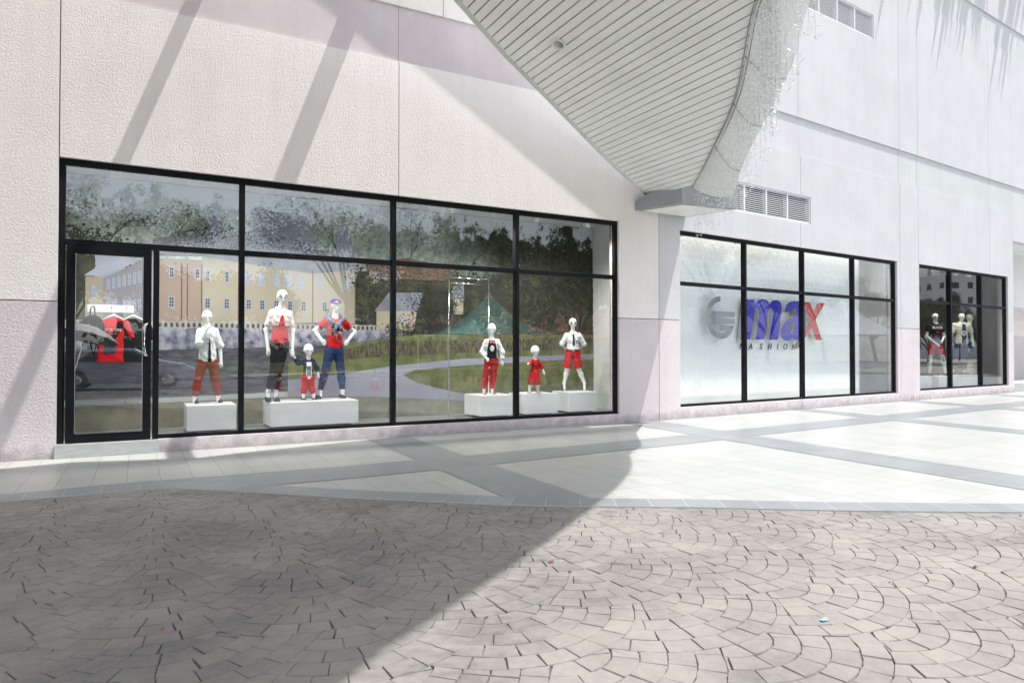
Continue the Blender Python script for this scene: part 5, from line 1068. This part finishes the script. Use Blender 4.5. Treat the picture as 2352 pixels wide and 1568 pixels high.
def text_mesh(name, s, size, m, parent, frame_mat, shear=0, ext=.004, bold=0, inv=None):
    cu = bpy.data.curves.new(name, 'FONT'); cu.body = s; cu.size = size; cu.extrude = ext; cu.shear = shear; cu.offset = bold; cu.align_x = 'CENTER'
    t = bpy.data.objects.new(name, cu); col.objects.link(t); bpy.context.view_layer.update(); me = bpy.data.meshes.new_from_object(t.evaluated_get(bpy.context.evaluated_depsgraph_get())); bpy.data.objects.remove(t)
    me.transform(frame_mat @ Matrix.Rotation(math.pi/2, 4, 'X')); me.materials.clear(); me.materials.append(m); o = bpy.data.objects.new(name, me); col.objects.link(o); o.parent = parent
    if inv is not None: o.matrix_parent_inverse = inv
    return o
for ch, s_ in zip('FASHION', (3.13,3.48,3.852,4.175,4.468,4.762,5.09)):
    text_mesh('letter', ch, .19, navy, SG, F2 @ Matrix.Translation((s_, .565, 1.362)), .25, .006, .004, SGI)
# ---------------------------------------------------------------- clothes hanging inside the door
RK = empty('coat_rail', (-.30, 1.55, 1.93)); tag(RK, 'white wall rail with three pegs seen through the glazed door', 'coat rail')
b_ = MB(); b_.box(-.33,.25,.0,.03,-.055,.055, bev=.004); b_.build('rail_board', M['white'], RK)
for px in (-.24,-.03,.16):
    b_ = MB(); b_.tube([(px,0,.02),(px,-.05,.01),(px,-.06,.035)], .008); b_.build('peg', M['steel'], RK)
for i in (-1,1):
    b_ = MB(); b_.tube([(-.04+i*.26,.03,0),(-.04+i*.26,.21,.02)], .008); b_.build('bracket', M['steel'], RK)
def garment(label, name, x, c, w_=.21, L_=.62, sleeve=.30, pr=None):
    e_ = empty(name, (x, 1.46, 1.90)); tag(e_, label, 'hanging shirt', 'clothes hanging on the rail inside the door')
    h_ = MB(); h_.tube([(-.17,0,-.155),(-.02,0,-.075),(0,0,-.07),(.02,0,-.075),(.17,0,-.155)], [.01,.016,.018,.016,.01], n=8); h_.tube([(0,0,-.07),(0,0,-.02),(.02,0,.015),(0,0,.03)], .003, n=6); h_.build('hanger', M['louvre'], e_)
    F = Field((-.42,-.12,-.75),(.42,.12,0), .009); z0 = -.15
    F.loft([(z0-L_,0,0,w_*1.02,.035),(z0-.3,0,0,w_*.98,.045),(z0-.08,0,0,w_*.97,.042),(z0+.005,0,0,w_*.62,.03),(z0+.04,0,0,.07,.02)], k=.02); 
    for sx in (-1,1): F.cap((sx*w_*.78,0,z0-.04), (sx*(w_+.035),0,z0-sleeve*.8), .050, .056, .02, clip=1.0)
    F.wrinkle(.0022, 22, 3); F.mesh('cloth', c, e_)
    if pr: decal(F, 'print', pr, e_, [[(-.12,-.62),(.03,-.62),(.03,-.33),(-.12,-.33)]])
    return e_, F
e_, Fg = garment('red printed tee shirt on a white hanger inside the door', 'hanging_tee', -.30, c_red, pr=cloth('navy print', (.03,.06,.10), .6))
text_mesh('lettering', 'ROCK ON', .055, mat('white lettering', (.7,.7,.7)), e_, Matrix.Translation((-.03,-.062,-.30)), 0, .001)
garment('black tee shirt on the right hand hanger inside the door', 'hanging_tee', -.05, c_black, .22, .60, .34)
BPk = empty('backpack', (-.56, 1.45, 1.90)); tag(BPk, 'black backpack hanging from the leftmost peg inside the door', 'backpack')
F = Field((-.22,-.16,-.55),(.22,.12,.02), .009); F.ell((0,-.02,-.27),(.155,.09,.20),.02); F.ell((0,-.09,-.34),(.11,.05,.11),.02); F.mesh('bag', c_black, BPk)
b_ = MB(); b_.tube([(-.03,-.02,-.09),(-.025,0,.02),(0,0,.06),(.025,0,.02),(.03,-.02,-.09)], .009, n=6); b_.build('strap', c_black, BPk)
b_ = MB(); b_.tube([(-.05,-.10,-.12),(-.02,-.12,-.45),(.02,-.10,-.66),(.06,-.08,-.45),(.03,-.10,-.13)], .012, n=6); b_.build('strap', c_black, BPk)
UB = empty('umbrella', (-.62, .95, 1.50)); tag(UB, 'open grey glossy umbrella leaning in front of the clothes inside the door', 'umbrella')
mb = MB(); n = 8; top_ = (.0,0,.16); rim_ = [(.42*math.cos(2*math.pi*i/n), .42*math.sin(2*math.pi*i/n), 0) for i in range(n)]
for i in range(n):
    a, b = Vector(rim_[i]), Vector(rim_[(i+1) % n]); ar_ = [a.lerp(Vector(top_), t)+Vector((0,0,.05*math.sin(math.pi*t))) for t in (0,.33,.66,1)]; br_ = [b.lerp(Vector(top_), t)+Vector((0,0,.05*math.sin(math.pi*t))) for t in (0,.33,.66,1)]
    for k in range(3): mb.face([ar_[k], br_[k], br_[k+1], ar_[k+1]])
o = mb.build('canopy', mat('grey nylon', (.10,.10,.115), .35), UB); o.rotation_euler = (R(-10), R(14), 0); o.modifiers.new('s','SOLIDIFY').thickness = .003
mb = MB(); mb.tube([(0,0,.2),(0,0,-.55)], .007, n=8); o = mb.build('shaft', M['steel'], UB); o.rotation_euler = (R(-10), R(14), 0)

f8, F8 = MF8; zb_ = f8.zs-.13; yb_ = (F8.front_s(0, zb_) or -.14)-.014
text_mesh('lettering', 'BLACK', .10, mat('white tee lettering', (.75,.75,.75)), f8.root, Matrix.Translation((0, yb_, zb_)), 0, .002, .003)
text_mesh('lettering', 'RE', .07, mat('red tee lettering', (.5,.03,.03)), f8.root, Matrix.Translation((0, yb_, zb_-.13)), 0, .002, .002)

DF = empty('partition_edge', (4.91, 1.3, .14)); tag(DF, 'thin steel partition edge behind the glass left of the raglan sweater mannequin', 'partition edge')  # steel bars stand in for the bright edges of a glass partition
for n_, pts_ in (('post', [(-.0,0,0),(-.0,0,2.68)]), ('post', [(.80,0,0),(.80,0,2.35)]), ('top_rail', [(0,0,2.50),(.80,0,2.50),(.80,0,2.35)]), ('top_rail', [(0,0,2.40),(.72,0,2.40)])):
    mb = MB(); mb.tube(pts_, .009, n=6); mb.build(n_, M['steel'], DF)
# ---------------------------------------------------------------- the park across the plaza, seen mirrored in the glass
def mirror(px, py, D, z=None):
    """point whose mirror image in the shop glass lies at path depth D metres along the view (or on height z)"""
    r = rayw(px, py); fwd = Vector((math.sin(HEAD), math.cos(HEAD), 0)); 
    t = D/(r @ fwd); P_ = cam.location+r*t
    if z is not None: P_.z = z
    if px > 1560:
        p0 = F2 @ Vector((0, .1, 0)); dd = (P_-p0).dot(N2); return P_-N2*(2*dd)
    P_.y = .2-P_.y; return P_
M['grass'] = noise_mat('park grass', (.05,.075,.02), (.11,.13,.045), 1.2, .95, detail=8)
M['road'] = noise_mat('asphalt', (.10,.10,.105), (.15,.15,.155), 3, .85)
M['kerb'] = noise_mat('concrete kerb', (.42,.41,.39), (.5,.49,.47), 4, .8)
M['bark'] = noise_mat('grey brown bark', (.035,.028,.022), (.09,.075,.06), 9, .95, stretch=(1,1,.25))
g = MB(); g.face([(-80,-17,-.008),(90,-17,-.008),(90,-24,-.008),(-80,-24,-.008)]); tag(g.build('road', M['road'], fixn=False), kind='structure')
g = MB(); g.box(-80,90,-24.3,-24,-.05,.12); tag(g.build('kerb', M['kerb']), kind='structure')
g = MB(); g.face([(-80,-24.3,.08),(90,-24.3,.08),(90,-90,.6),(-80,-90,.6)]); tag(g.build('lawn', M['grass'], fixn=False), kind='structure')
g = MB(); pts = [(4,-24.3),(8,-27),(14,-29.5),(22,-31),(34,-32),(50,-33)]
for a, b in zip(pts, pts[1:]): g.face([(a[0],a[1],.12+.0085*(-24.3-a[1])),(b[0],b[1],.12+.0085*(-24.3-b[1])),(b[0],b[1]-2.2,.12+.0085*(-22.1-b[1])),(a[0],a[1]-2.6,.12+.0085*(-21.7-a[1]))])
tag(g.build('path', M['kerb'], fixn=False), kind='structure')
def leaf_mat(n, c1, c2): return noise_mat(n, c1, c2, .7, .75, detail=3, spec=.3)
LM = [leaf_mat('rain tree leaf', (.045,.075,.018), (.10,.125,.035)), leaf_mat('dark evergreen leaf', (.018,.035,.012), (.045,.065,.02)), leaf_mat('yellow green leaf', (.09,.12,.025), (.15,.16,.05)), leaf_mat('reddish leaf', (.07,.035,.02), (.12,.07,.035))]
def tree_mesh(seed, H_, Rr_, base, nleaf, leaf, flat=.35, limbs=8, trunk=.28):
    rng = random.Random(seed); tk = MB(); tips = []
    fork = Vector((rng.uniform(-.3,.3), rng.uniform(-.3,.3), base)); tk.tube([(0,0,-.1),(fork.x*.5,fork.y*.5,base*.5),fork], [trunk,trunk*.82,trunk*.7], n=9)
    for i in range(limbs):
        a = 2*math.pi*(i+rng.uniform(-.3,.3))/limbs; rr = Rr_*rng.uniform(.45,.85); top_ = Vector((rr*math.cos(a), rr*math.sin(a), H_*rng.uniform(.72,.92))); mid = fork.lerp(top_, .5)+Vector((rng.uniform(-.6,.6), rng.uniform(-.6,.6), H_*.06))
        tk.tube([fork, mid, top_], [trunk*.45, trunk*.28, trunk*.10], n=6); tips.append(top_); tips.append(mid.lerp(top_, .5))
        for k in range(3):
            a2 = a+rng.uniform(-.9,.9); st_ = mid.lerp(top_, rng.uniform(0,.7)); e_ = st_+Vector((math.cos(a2),math.sin(a2),rng.uniform(.1,.7)))*Rr_*rng.uniform(.25,.45); e_.z = min(e_.z, H_*.97)
            tk.tube([st_, st_.lerp(e_,.5)+Vector((0,0,.2)), e_], [trunk*.16,trunk*.10,trunk*.04], n=5, caps=False); tips.append(e_)
    V_ = np.zeros((nleaf*4, 3)); nr = np.random.RandomState(seed); T_ = np.array([tuple(t) for t in tips]); which = nr.randint(len(T_), size=nleaf); cr = Rr_*.30
    d = nr.normal(size=(nleaf,3)); d /= np.linalg.norm(d,axis=1)[:,None]; d *= (nr.rand(nleaf)**.5)[:,None]*cr*(.6+.6*nr.rand(nleaf))[:,None]; d[:,2] *= flat*1.2; c = T_[which]+d
    a = nr.normal(size=(nleaf,3)); a /= np.linalg.norm(a,axis=1)[:,None]; b = np.cross(a, nr.normal(size=(nleaf,3))); b /= np.linalg.norm(b,axis=1)[:,None]; s_ = leaf*(.6+.8*nr.rand(nleaf))[:,None]
    V_[0::4] = c-a*s_; V_[1::4] = c-b*s_*.6; V_[2::4] = c+a*s_; V_[3::4] = c+b*s_*.6
    me = bpy.data.meshes.new('crown'); me.vertices.add(nleaf*4); me.vertices.foreach_set('co', V_.ravel()); me.loops.add(nleaf*4); me.loops.foreach_set('vertex_index', np.arange(nleaf*4)); me.polygons.add(nleaf); me.polygons.foreach_set('loop_start', np.arange(nleaf)*4); me.polygons.foreach_set('loop_total', np.full(nleaf,4)); me.update()
    return tk, me
def make_tree(name, label, loc, tm, lm, rz=0, sc=1, grp='trees in the park opposite'):
    e_ = empty(name, loc, rz); e_.scale = (sc,)*3; tag(e_, label, 'tree', grp)
    if isinstance(tm[0], MB): to = tm[0].build('trunk', M['bark'], e_); tm[2:] = [to.data]
    else: pass
    return e_
def put_tree(name, label, loc, key, lm, rz=0, sc=1.0):
    tk, cme = TM[key]; e_ = empty(name, loc, rz); e_.scale = (sc,)*3; tag(e_, label, 'tree', 'trees in the park opposite')
    o = bpy.data.objects.new('trunk', tk); col.objects.link(o); o.parent = e_
    cm = cme if not cme.materials else cme.copy(); cm.materials.clear(); cm.materials.append(LM[lm]); c_ = bpy.data.objects.new('crown', cm); col.objects.link(c_); c_.parent = e_
TM = {}
for k, a in dict(wide=(1,13,8.5,3.6,24000,.12,.30,9,.34), wide2=(2,11,7,3.2,20000,.12,.35,8,.30), airy=(3,14,7.5,5,11000,.10,.4,9,.28), dense=(4,8,4.0,1.2,12000,.15,1.0,9,.2), tall=(5,16,3.6,3,11000,.17,1.6,9,.25)).items():
    tk, cme = tree_mesh(*a); to = tk.build('t', M['bark'], None); TM[k] = (to.data, cme); bpy.data.objects.remove(to)
TL = [((280,700),62,'airy',0,'feathery rain tree mirrored above the door',1.15), ((800,760),55,'airy',0,'thin feathery tree mirrored in the second upper pane',1.0), ((990,740),58,'wide',0,'wide rain tree mirrored in the third upper pane',.95),
      ((1230,740),48,'wide',0,'broad flat crowned rain tree mirrored beside the last mullion',1.0), ((1345,740),44,'wide2',1,'dark spreading tree mirrored in the rightmost pane',1.05), ((1420,760),50,'wide',1,'dark tree mirrored at the right edge of the left window',1.0),
      ((900,790),70,'dense',1,'dense evergreen bush tree mirrored right of the manor print',1.1), ((1020,790),66,'dense',1,'second dense evergreen mirrored left of the tent',1.2), ((1120,790),64,'dense',3,'reddish bushy tree mirrored behind the tent',1.2), ((1250,790),60,'dense',3,'reddish bushy tree mirrored right of the tent',1.1), ((1330,790),58,'dense',1,'dark bushy tree mirrored behind the railing',1.3),
      ((600,790),75,'dense',1,'low evergreen mirrored behind the manor roof',1.2), ((420,790),75,'dense',1,'low evergreen mirrored behind the orange wall',1.3), ((150,790),60,'dense',1,'dark bushy tree mirrored at the door edge',1.5),
      ((1640,760),58,'airy',2,'pale yellow green tree mirrored at the left of the middle window',.95), ((1760,760),78,'wide2',2,'pale wide tree mirrored behind the sign',.85), ((1890,760),86,'airy',0,'green tree mirrored in the third upper pane of the middle window',.8), ((2010,760),80,'wide2',0,'green tree mirrored at the right of the middle window',.75),
      ((2168,775),80,'tall',1,'tall dark conifer mirrored in the far window',.50), ((2205,780),88,'tall',1,'slim conifer mirrored at the mullion of the far window',.44), ((2262,790),62,'dense',2,'yellow green shrub tree mirrored in the far window corner',.62), ((2130,790),80,'dense',3,'reddish shrub tree mirrored low in the far window',.8)]
for i, (p, D, key, lm, lab, sc) in enumerate(TL): put_tree('park_tree', lab, mirror(p[0], p[1], D, .2), key, lm, i*1.3, sc)
# hedge mass beyond
hm_ = np.random.RandomState(9); nl = 26000; c = np.stack([hm_.uniform(-70,110,nl), hm_.uniform(-64,-58,nl), np.abs(hm_.normal(0,1,nl))*1.6+.2], 1); c[:,2] *= 1+.5*np.sin(c[:,0]*.35)
a = hm_.normal(size=(nl,3)); a /= np.linalg.norm(a,axis=1)[:,None]; b = np.cross(a, hm_.normal(size=(nl,3))); b /= np.linalg.norm(b,axis=1)[:,None]; V_ = np.zeros((nl*4,3)); V_[0::4]=c-a*.38; V_[1::4]=c-b*.25; V_[2::4]=c+a*.38; V_[3::4]=c+b*.25
me = bpy.data.meshes.new('far_hedge'); me.vertices.add(nl*4); me.vertices.foreach_set('co', V_.ravel()); me.loops.add(nl*4); me.loops.foreach_set('vertex_index', np.arange(nl*4)); me.polygons.add(nl); me.polygons.foreach_set('loop_start', np.arange(nl)*4); me.polygons.foreach_set('loop_total', np.full(nl,4)); me.update(); me.materials.append(LM[1])
o = bpy.data.objects.new('far_hedge', me); col.objects.link(o); tag(o, kind='stuff', label='long dark mass of shrubs at the far edge of the park', cat='shrubs')
# teal pagoda tent
P_ = mirror(1124, 778, 40, 0); T = empty('pagoda_tent', P_, R(8)); tag(T, 'teal peaked pagoda tent on four poles mirrored in the third pane', 'tent')
mb = MB(); n = 12; W_ = 3.6; ez = 2.25; az = 4.7
def tp(u, v): # u,v in -1..1
    r = max(abs(u), abs(v)); return (u*W_, v*W_, ez+(az-ez)*(1-r)**2.0+.04*0)
for i in range(2*n):
    for j in range(2*n): mb.face([tp((i+a-n)/n, (j+b-n)/n) for a, b in ((0,0),(1,0),(1,1),(0,1))], smooth=True)
mb.build('canvas', mat('teal canvas', (.20,.62,.55), .5), T); mb = MB(); mb.lathe((0,0,az-.35), [(.35,0),(.12,.28),(.02,.45)], n=10); mb.build('peak_cap', M['white'], T)
for sx in (-1,1):
    for sy in (-1,1): mb = MB(); mb.tube([(sx*W_*.96,sy*W_*.96,0),(sx*W_*.96,sy*W_*.96,ez)], .04, n=8); mb.build('pole', M['white'], T)
P_ = mirror(1935, 770, 44, 0); T2 = empty('pagoda_tent', P_, R(8)); tag(T2, 'white peaked pagoda tent mirrored at the right of the middle window', 'tent'); mb = MB()
for i in range(2*n):
    for j in range(2*n): mb.face([tp((i+a-n)/n*.8, (j+b-n)/n*.8) for a, b in ((0,0),(1,0),(1,1),(0,1))], smooth=True)
mb.build('canvas', M['white'], T2)
for sx in (-1,1):
    for sy in (-1,1): mb = MB(); mb.tube([(sx*W_*.77,sy*W_*.77,0),(sx*W_*.77,sy*W_*.77,ez+.1)], .04, n=8); mb.build('pole', M['white'], T2)
# traffic cones
M['orange'] = mat('orange cone plastic', (.75,.12,.02), .5)
def cone_proto():
    r = empty('traffic_cone', (0,0,0)); c = MB(); c.lathe((0,0,.03), [(.15,0),(.035,.67),(.03,.68)], n=20); c.build('cone', M['orange'], r)
    c = MB(); c.lathe((0,0,.03), [(.108,.28),(.084,.40)], n=20); c.build('white_band', white_sole, r); c = MB(); c.box(-.2,.2,-.2,.2,0,.03, bev=.005); c.build('base', M['orange'], r); return r
proto = cone_proto(); cl_ = ['nearest the umbrella door', 'in front of the tall mannequin', 'in front of the capped mannequin', 'left of the second mullion', 'at the second mullion']
for i, px in enumerate((455,640,745,860,905)):
    o = proto
    if i:
        o = proto.copy(); col.objects.link(o)
        for ch in proto.children: c = ch.copy(); col.objects.link(c); c.parent = o
    o.location = mirror(px, 900, 23.5, 0); tag(o, 'orange traffic cone mirrored '+cl_[i], 'traffic cone', 'traffic cones on the plaza edge')
# parked car behind the photographer
def car(loc, rz, label):
    c = empty('parked_car', loc, rz); tag(c, label, 'car'); pr = [(-2.25,.35),(-2.28,.62),(-2.2,.85),(-1.75,.98),(-1.15,1.38),(-.5,1.47),(.35,1.45),(1.15,1.02),(1.95,.86),(2.25,.66),(2.28,.38),(1.9,.26),(-1.9,.26)]
    F = Field((-2.45,-1.0,.1),(2.45,1.0,1.6),.035); X = F.ax[0][:,None,None]; Y = F.ax[1][None,:,None]; Z = F.ax[2][None,None,:]
    xs_ = F.ax[0]; top_ = np.interp(xs_, [-2.3,-2.2,-1.75,-1.15,-.5,.35,1.15,1.95,2.25,2.32],[.4,.85,.98,1.36,1.47,1.45,1.02,.88,.68,.4])[:,None,None]; hw_ = .88-.20*np.clip((Z-.85)/.6,0,1)-.10*np.clip((np.abs(X)-1.7)/.6,0,1)**2
    D = np.maximum(np.maximum(Z-top_, .24-Z), np.maximum(np.abs(Y)-hw_, np.abs(X)-2.27)); 
    for wx in (-1.38,1.38): D = np.maximum(D, .36-np.sqrt((X-wx)**2+(Z-.32)**2)+np.where(np.abs(Y) > .6, 0, 9)*(-1))
    F.V = D+0*X*Y*Z; F.mesh('body', mat('silver blue car paint', (.60,.65,.76), .25, .4), c)
    gm = mat('car glass', (.02,.025,.03), .05)
    for sy in (-1,1):
        w_ = MB(); y_ = sy*.80; w_.face([(-1.35,sy*.865,.98),(.95,sy*.865,.98),(.30,sy*.735,1.36),(-.9,sy*.735,1.34)]); o = w_.build('window', gm, c); o.modifiers.new('s','SOLIDIFY').thickness = .02
    for wx in (-1.38,1.38):
        for sy in (-1,1):
            w_ = MB(); w_.lathe((wx,sy*.80,.32), [(.20,-.09),(.31,-.09),(.325,-.05),(.325,.05),(.31,.09),(.20,.09)], n=24, axis=Matrix.Rotation(math.pi/2,4,'X')); wh = w_.build('wheel', mat('tyre', (.02,.02,.02), .8), c)
            w_ = MB(); w_.lathe((wx,sy*.80,.32), [(.06,-.095),(.20,-.092),(.205,.092),(.06,.095)], n=20, axis=Matrix.Rotation(math.pi/2,4,'X')); w_.build('rim', M['steel'], wh)
    for sy in (-1,1):
        w_ = MB(); w_.box(2.10,2.27,sy*.62-.14,sy*.62+.14,.60,.74, bev=.03); w_.build('headlight', M['louvre'], c)
car(mirror(285, 905, 24, 0), R(4), 'silver blue parked saloon car mirrored in the glazed door')
# railing, flowers, planter
P_ = mirror(1375, 860, 27, 0); rl = empty('railing', P_, R(0)); tag(rl, 'low steel railing mirrored at the right edge of the left window', 'railing')
mb = MB(); mb.tube([(-1.4,0,1.0),(1.6,0,1.0)], .03, n=8); mb.tube([(-1.4,0,.2),(1.6,0,.2)], .012, n=6); mb.build('rail', M['steel'], rl); mb = MB()
for i in range(24): mb.tube([(-1.4+i*.128,0,.05),(-1.4+i*.128,0,.98)], .008, n=5)
mb.build('bars', M['steel'], rl)
P_ = mirror(1290, 850, 25, 0); pl = empty('canna_bed', P_); tag(pl, 'bed of leafy canna plants with orange flowers mirrored in the right panes', 'plants'); rng = random.Random(2); mb, fl_ = MB(), MB()
for i in range(150):
    x, y = rng.uniform(-4,4), rng.uniform(-.7,.7); h_ = rng.uniform(.4,.95); a = rng.uniform(0,6.28); d_ = Vector((math.cos(a),math.sin(a),0)); s_ = Vector((-d_.y,d_.x,0)); b0 = Vector((x,y,h_*.2)); m0 = b0+d_*.12+Vector((0,0,h_*.5)); t0 = b0+d_*.32+Vector((0,0,h_*.7))
    mb.face([b0, m0+s_*.07, t0, m0-s_*.07])
    if i % 7 == 0: q = Vector((x,y,h_+.45)); mb.tube([(x,y,0),q], .008, n=4); [fl_.face([q, q+Vector((rng.uniform(-.1,.1),rng.uniform(-.1,.1),rng.uniform(-.03,.12))), q+Vector((rng.uniform(-.1,.1),rng.uniform(-.1,.1),rng.uniform(0,.12)))]) for _ in range(6)]
o = mb.build('leaves', LM[2], pl, fixn=False); o = fl_.build('flowers', mat('orange petal', (.8,.16,.01), .6), pl, fixn=False); o['kind'] = 'stuff'
pt = empty('planter_pot', mirror(1005, 890, 24, 0)); tag(pt, 'dark planter pot with a spiky palm mirrored in the third pane', 'planter'); mb = MB(); mb.lathe((0,0,0), [(.18,0),(.28,.6),(.30,.62)], n=20); mb.build('pot', mat('dark grey pot', (.06,.06,.08), .5), pt); mb = MB()
for i in range(26):
    a = i*2.4; l = .6+.25*rng.random(); d_ = Vector((math.cos(a),math.sin(a),0)); s_ = Vector((-d_.y,d_.x,0))*.025; p0 = Vector((0,0,.6)); p1 = p0+d_*l*.5+Vector((0,0,l*.6)); p2 = p0+d_*l+Vector((0,0,l*.35)); mb.face([p0, p1+s_, p2, p1-s_])
mb.build('fronds', LM[0], pt, fixn=False)
# apartment tower and concrete pier mirrored in the far window
P_ = mirror(2250, 640, 150, 0); tw = empty('apartment_tower', P_, R(35)); tag(tw, 'white apartment tower with rows of small dark windows mirrored in the far window', 'building')
mb = MB(); mb.box(-14,14,-9,9,0,42); mb.box(-3,3,-10,10,0,46); mb.build('wall', noise_mat('white render', (.55,.56,.58), (.62,.63,.64), .1, .8), tw); wm = mat('dark window glass', (.03,.035,.04), .2)
wi_ = MB()
for fl in range(13):
    for i in range(9):
        x = -12.4+i*3.1
        if abs(x) < 3.2: continue
        for sy in (-1,1): wi_.box(x-.6,x+.6,sy*9.0-.06,sy*9.0+.06,2+fl*3.1,3.3+fl*3.1)
    for j in range(5):
        y = -7+j*3.5
        for sx in (-1,1): wi_.box(sx*14-.06,sx*14+.06,y-.6,y+.6,2+fl*3.1,3.3+fl*3.1)
o = wi_.build('windows', wm, tw); o['kind'] = 'stuff'
P_ = mirror(2300, 700, 40, 0); pi_ = MB(); pi_.box(-.7,.7,-.7,.7,0,13, bev=.03); o = pi_.build('concrete_pier', noise_mat('weathered concrete', (.26,.25,.23), (.42,.40,.37), .8, .9, detail=8, stretch=(1,1,.4))); o.location = P_; o.rotation_euler = (0,0,R(20)); tag(o, 'tall weathered concrete pier mirrored in the right pane of the far window', 'pier')
rb_ = [mirror(1010, 700, 95, 0), mirror(1200, 700, 90, 0), mirror(1385, 740, 70, 0)]
for i, (P_, lab) in enumerate(zip(rb_, ('left', 'middle', 'right'))):
    hs = empty('bungalow', P_, R(10+i*8)); tag(hs, ['tiled roof house mirrored left of the tent', 'red tiled roof house mirrored behind the tent', 'small red roofed house mirrored low at the right edge'][i], 'house'); s_ = (1.3,1.2,.7)[i]
    mb = MB(); mb.box(-7*s_,7*s_,-4*s_,4*s_,0,4*s_); mb.build('wall', M['plaster'], hs); mb = MB()
    a = [(-8*s_,-5*s_,3.9*s_),(8*s_,-5*s_,3.9*s_),(8*s_,5*s_,3.9*s_),(-8*s_,5*s_,3.9*s_)]; r0, r1 = (-4*s_,0,8*s_),(4*s_,0,8*s_); mb.face([a[0],a[1],r1,r0]); mb.face([a[2],a[3],r0,r1]); mb.face([a[1],a[2],r1]); mb.face([a[3],a[0],r0]); mb.face(a[::-1]); mb.build('roof', noise_mat('clay roof tiles', (.16,.07,.045), (.26,.13,.09), 3, .8, stretch=(1,1,6)), hs)
# ledge plants high on the front: fronds whose tips hang out over the wall
rng = random.Random(31); fp = MB(F2)
for i in range(64):
    s_ = rng.choice((rng.uniform(5.5,8), rng.uniform(9,13), rng.uniform(12,18), rng.uniform(13,17))); l = rng.uniform(.3,1.0)*(1.15 if s_ > 9 else .7); w_ = rng.uniform(.07,.17); z0 = 14.15; dx = rng.uniform(-.15,.15)
    p0, p1, p2 = Vector((s_, -.02, z0)), Vector((s_+dx*.5, -l*.55, z0+.18)), Vector((s_+dx, -l, z0+.05)); fp.face([p0-Vector((w_,0,0)), p1-Vector((w_,0,0)), p2, p1+Vector((w_,0,0)), p0+Vector((w_,0,0))])
o = fp.build('ledge_fronds', LM[0], None, fixn=False); tag(o, 'row of long pointed fronds on the ledge above the recessed bands', 'plants', kind='stuff')
# litter
def litter(label, px, py, c, s_=.03):
    r = rayw(px, py); t = -cam.location.z/r.z; P_ = cam.location+r*t; mb = MB(); mb.face([(-s_,-s_*.4,.006),(s_*.8,-s_*.5,.004),(s_,s_*.4,.010),(-s_*.8,s_*.5,.005)]); o = mb.build('litter_scrap', mat(label[:20], c, .7), None, fixn=False); o.location = P_; o.modifiers.new('s','SOLIDIFY').thickness = .002; tag(o, label, 'litter')
litter('small pale blue wrapper on the sunlit cobbles', 1893, 1424, (.22,.42,.62), .024); litter('dry brown leaf on the shaded cobbles', 1266, 1290, (.20,.09,.03), .02); litter('tiny red scrap between shaded cobbles', 372, 1445, (.5,.04,.02), .010); litter('small dark leaf on the sunlit cobbles at right', 2240, 1302, (.15,.05,.03), .018)
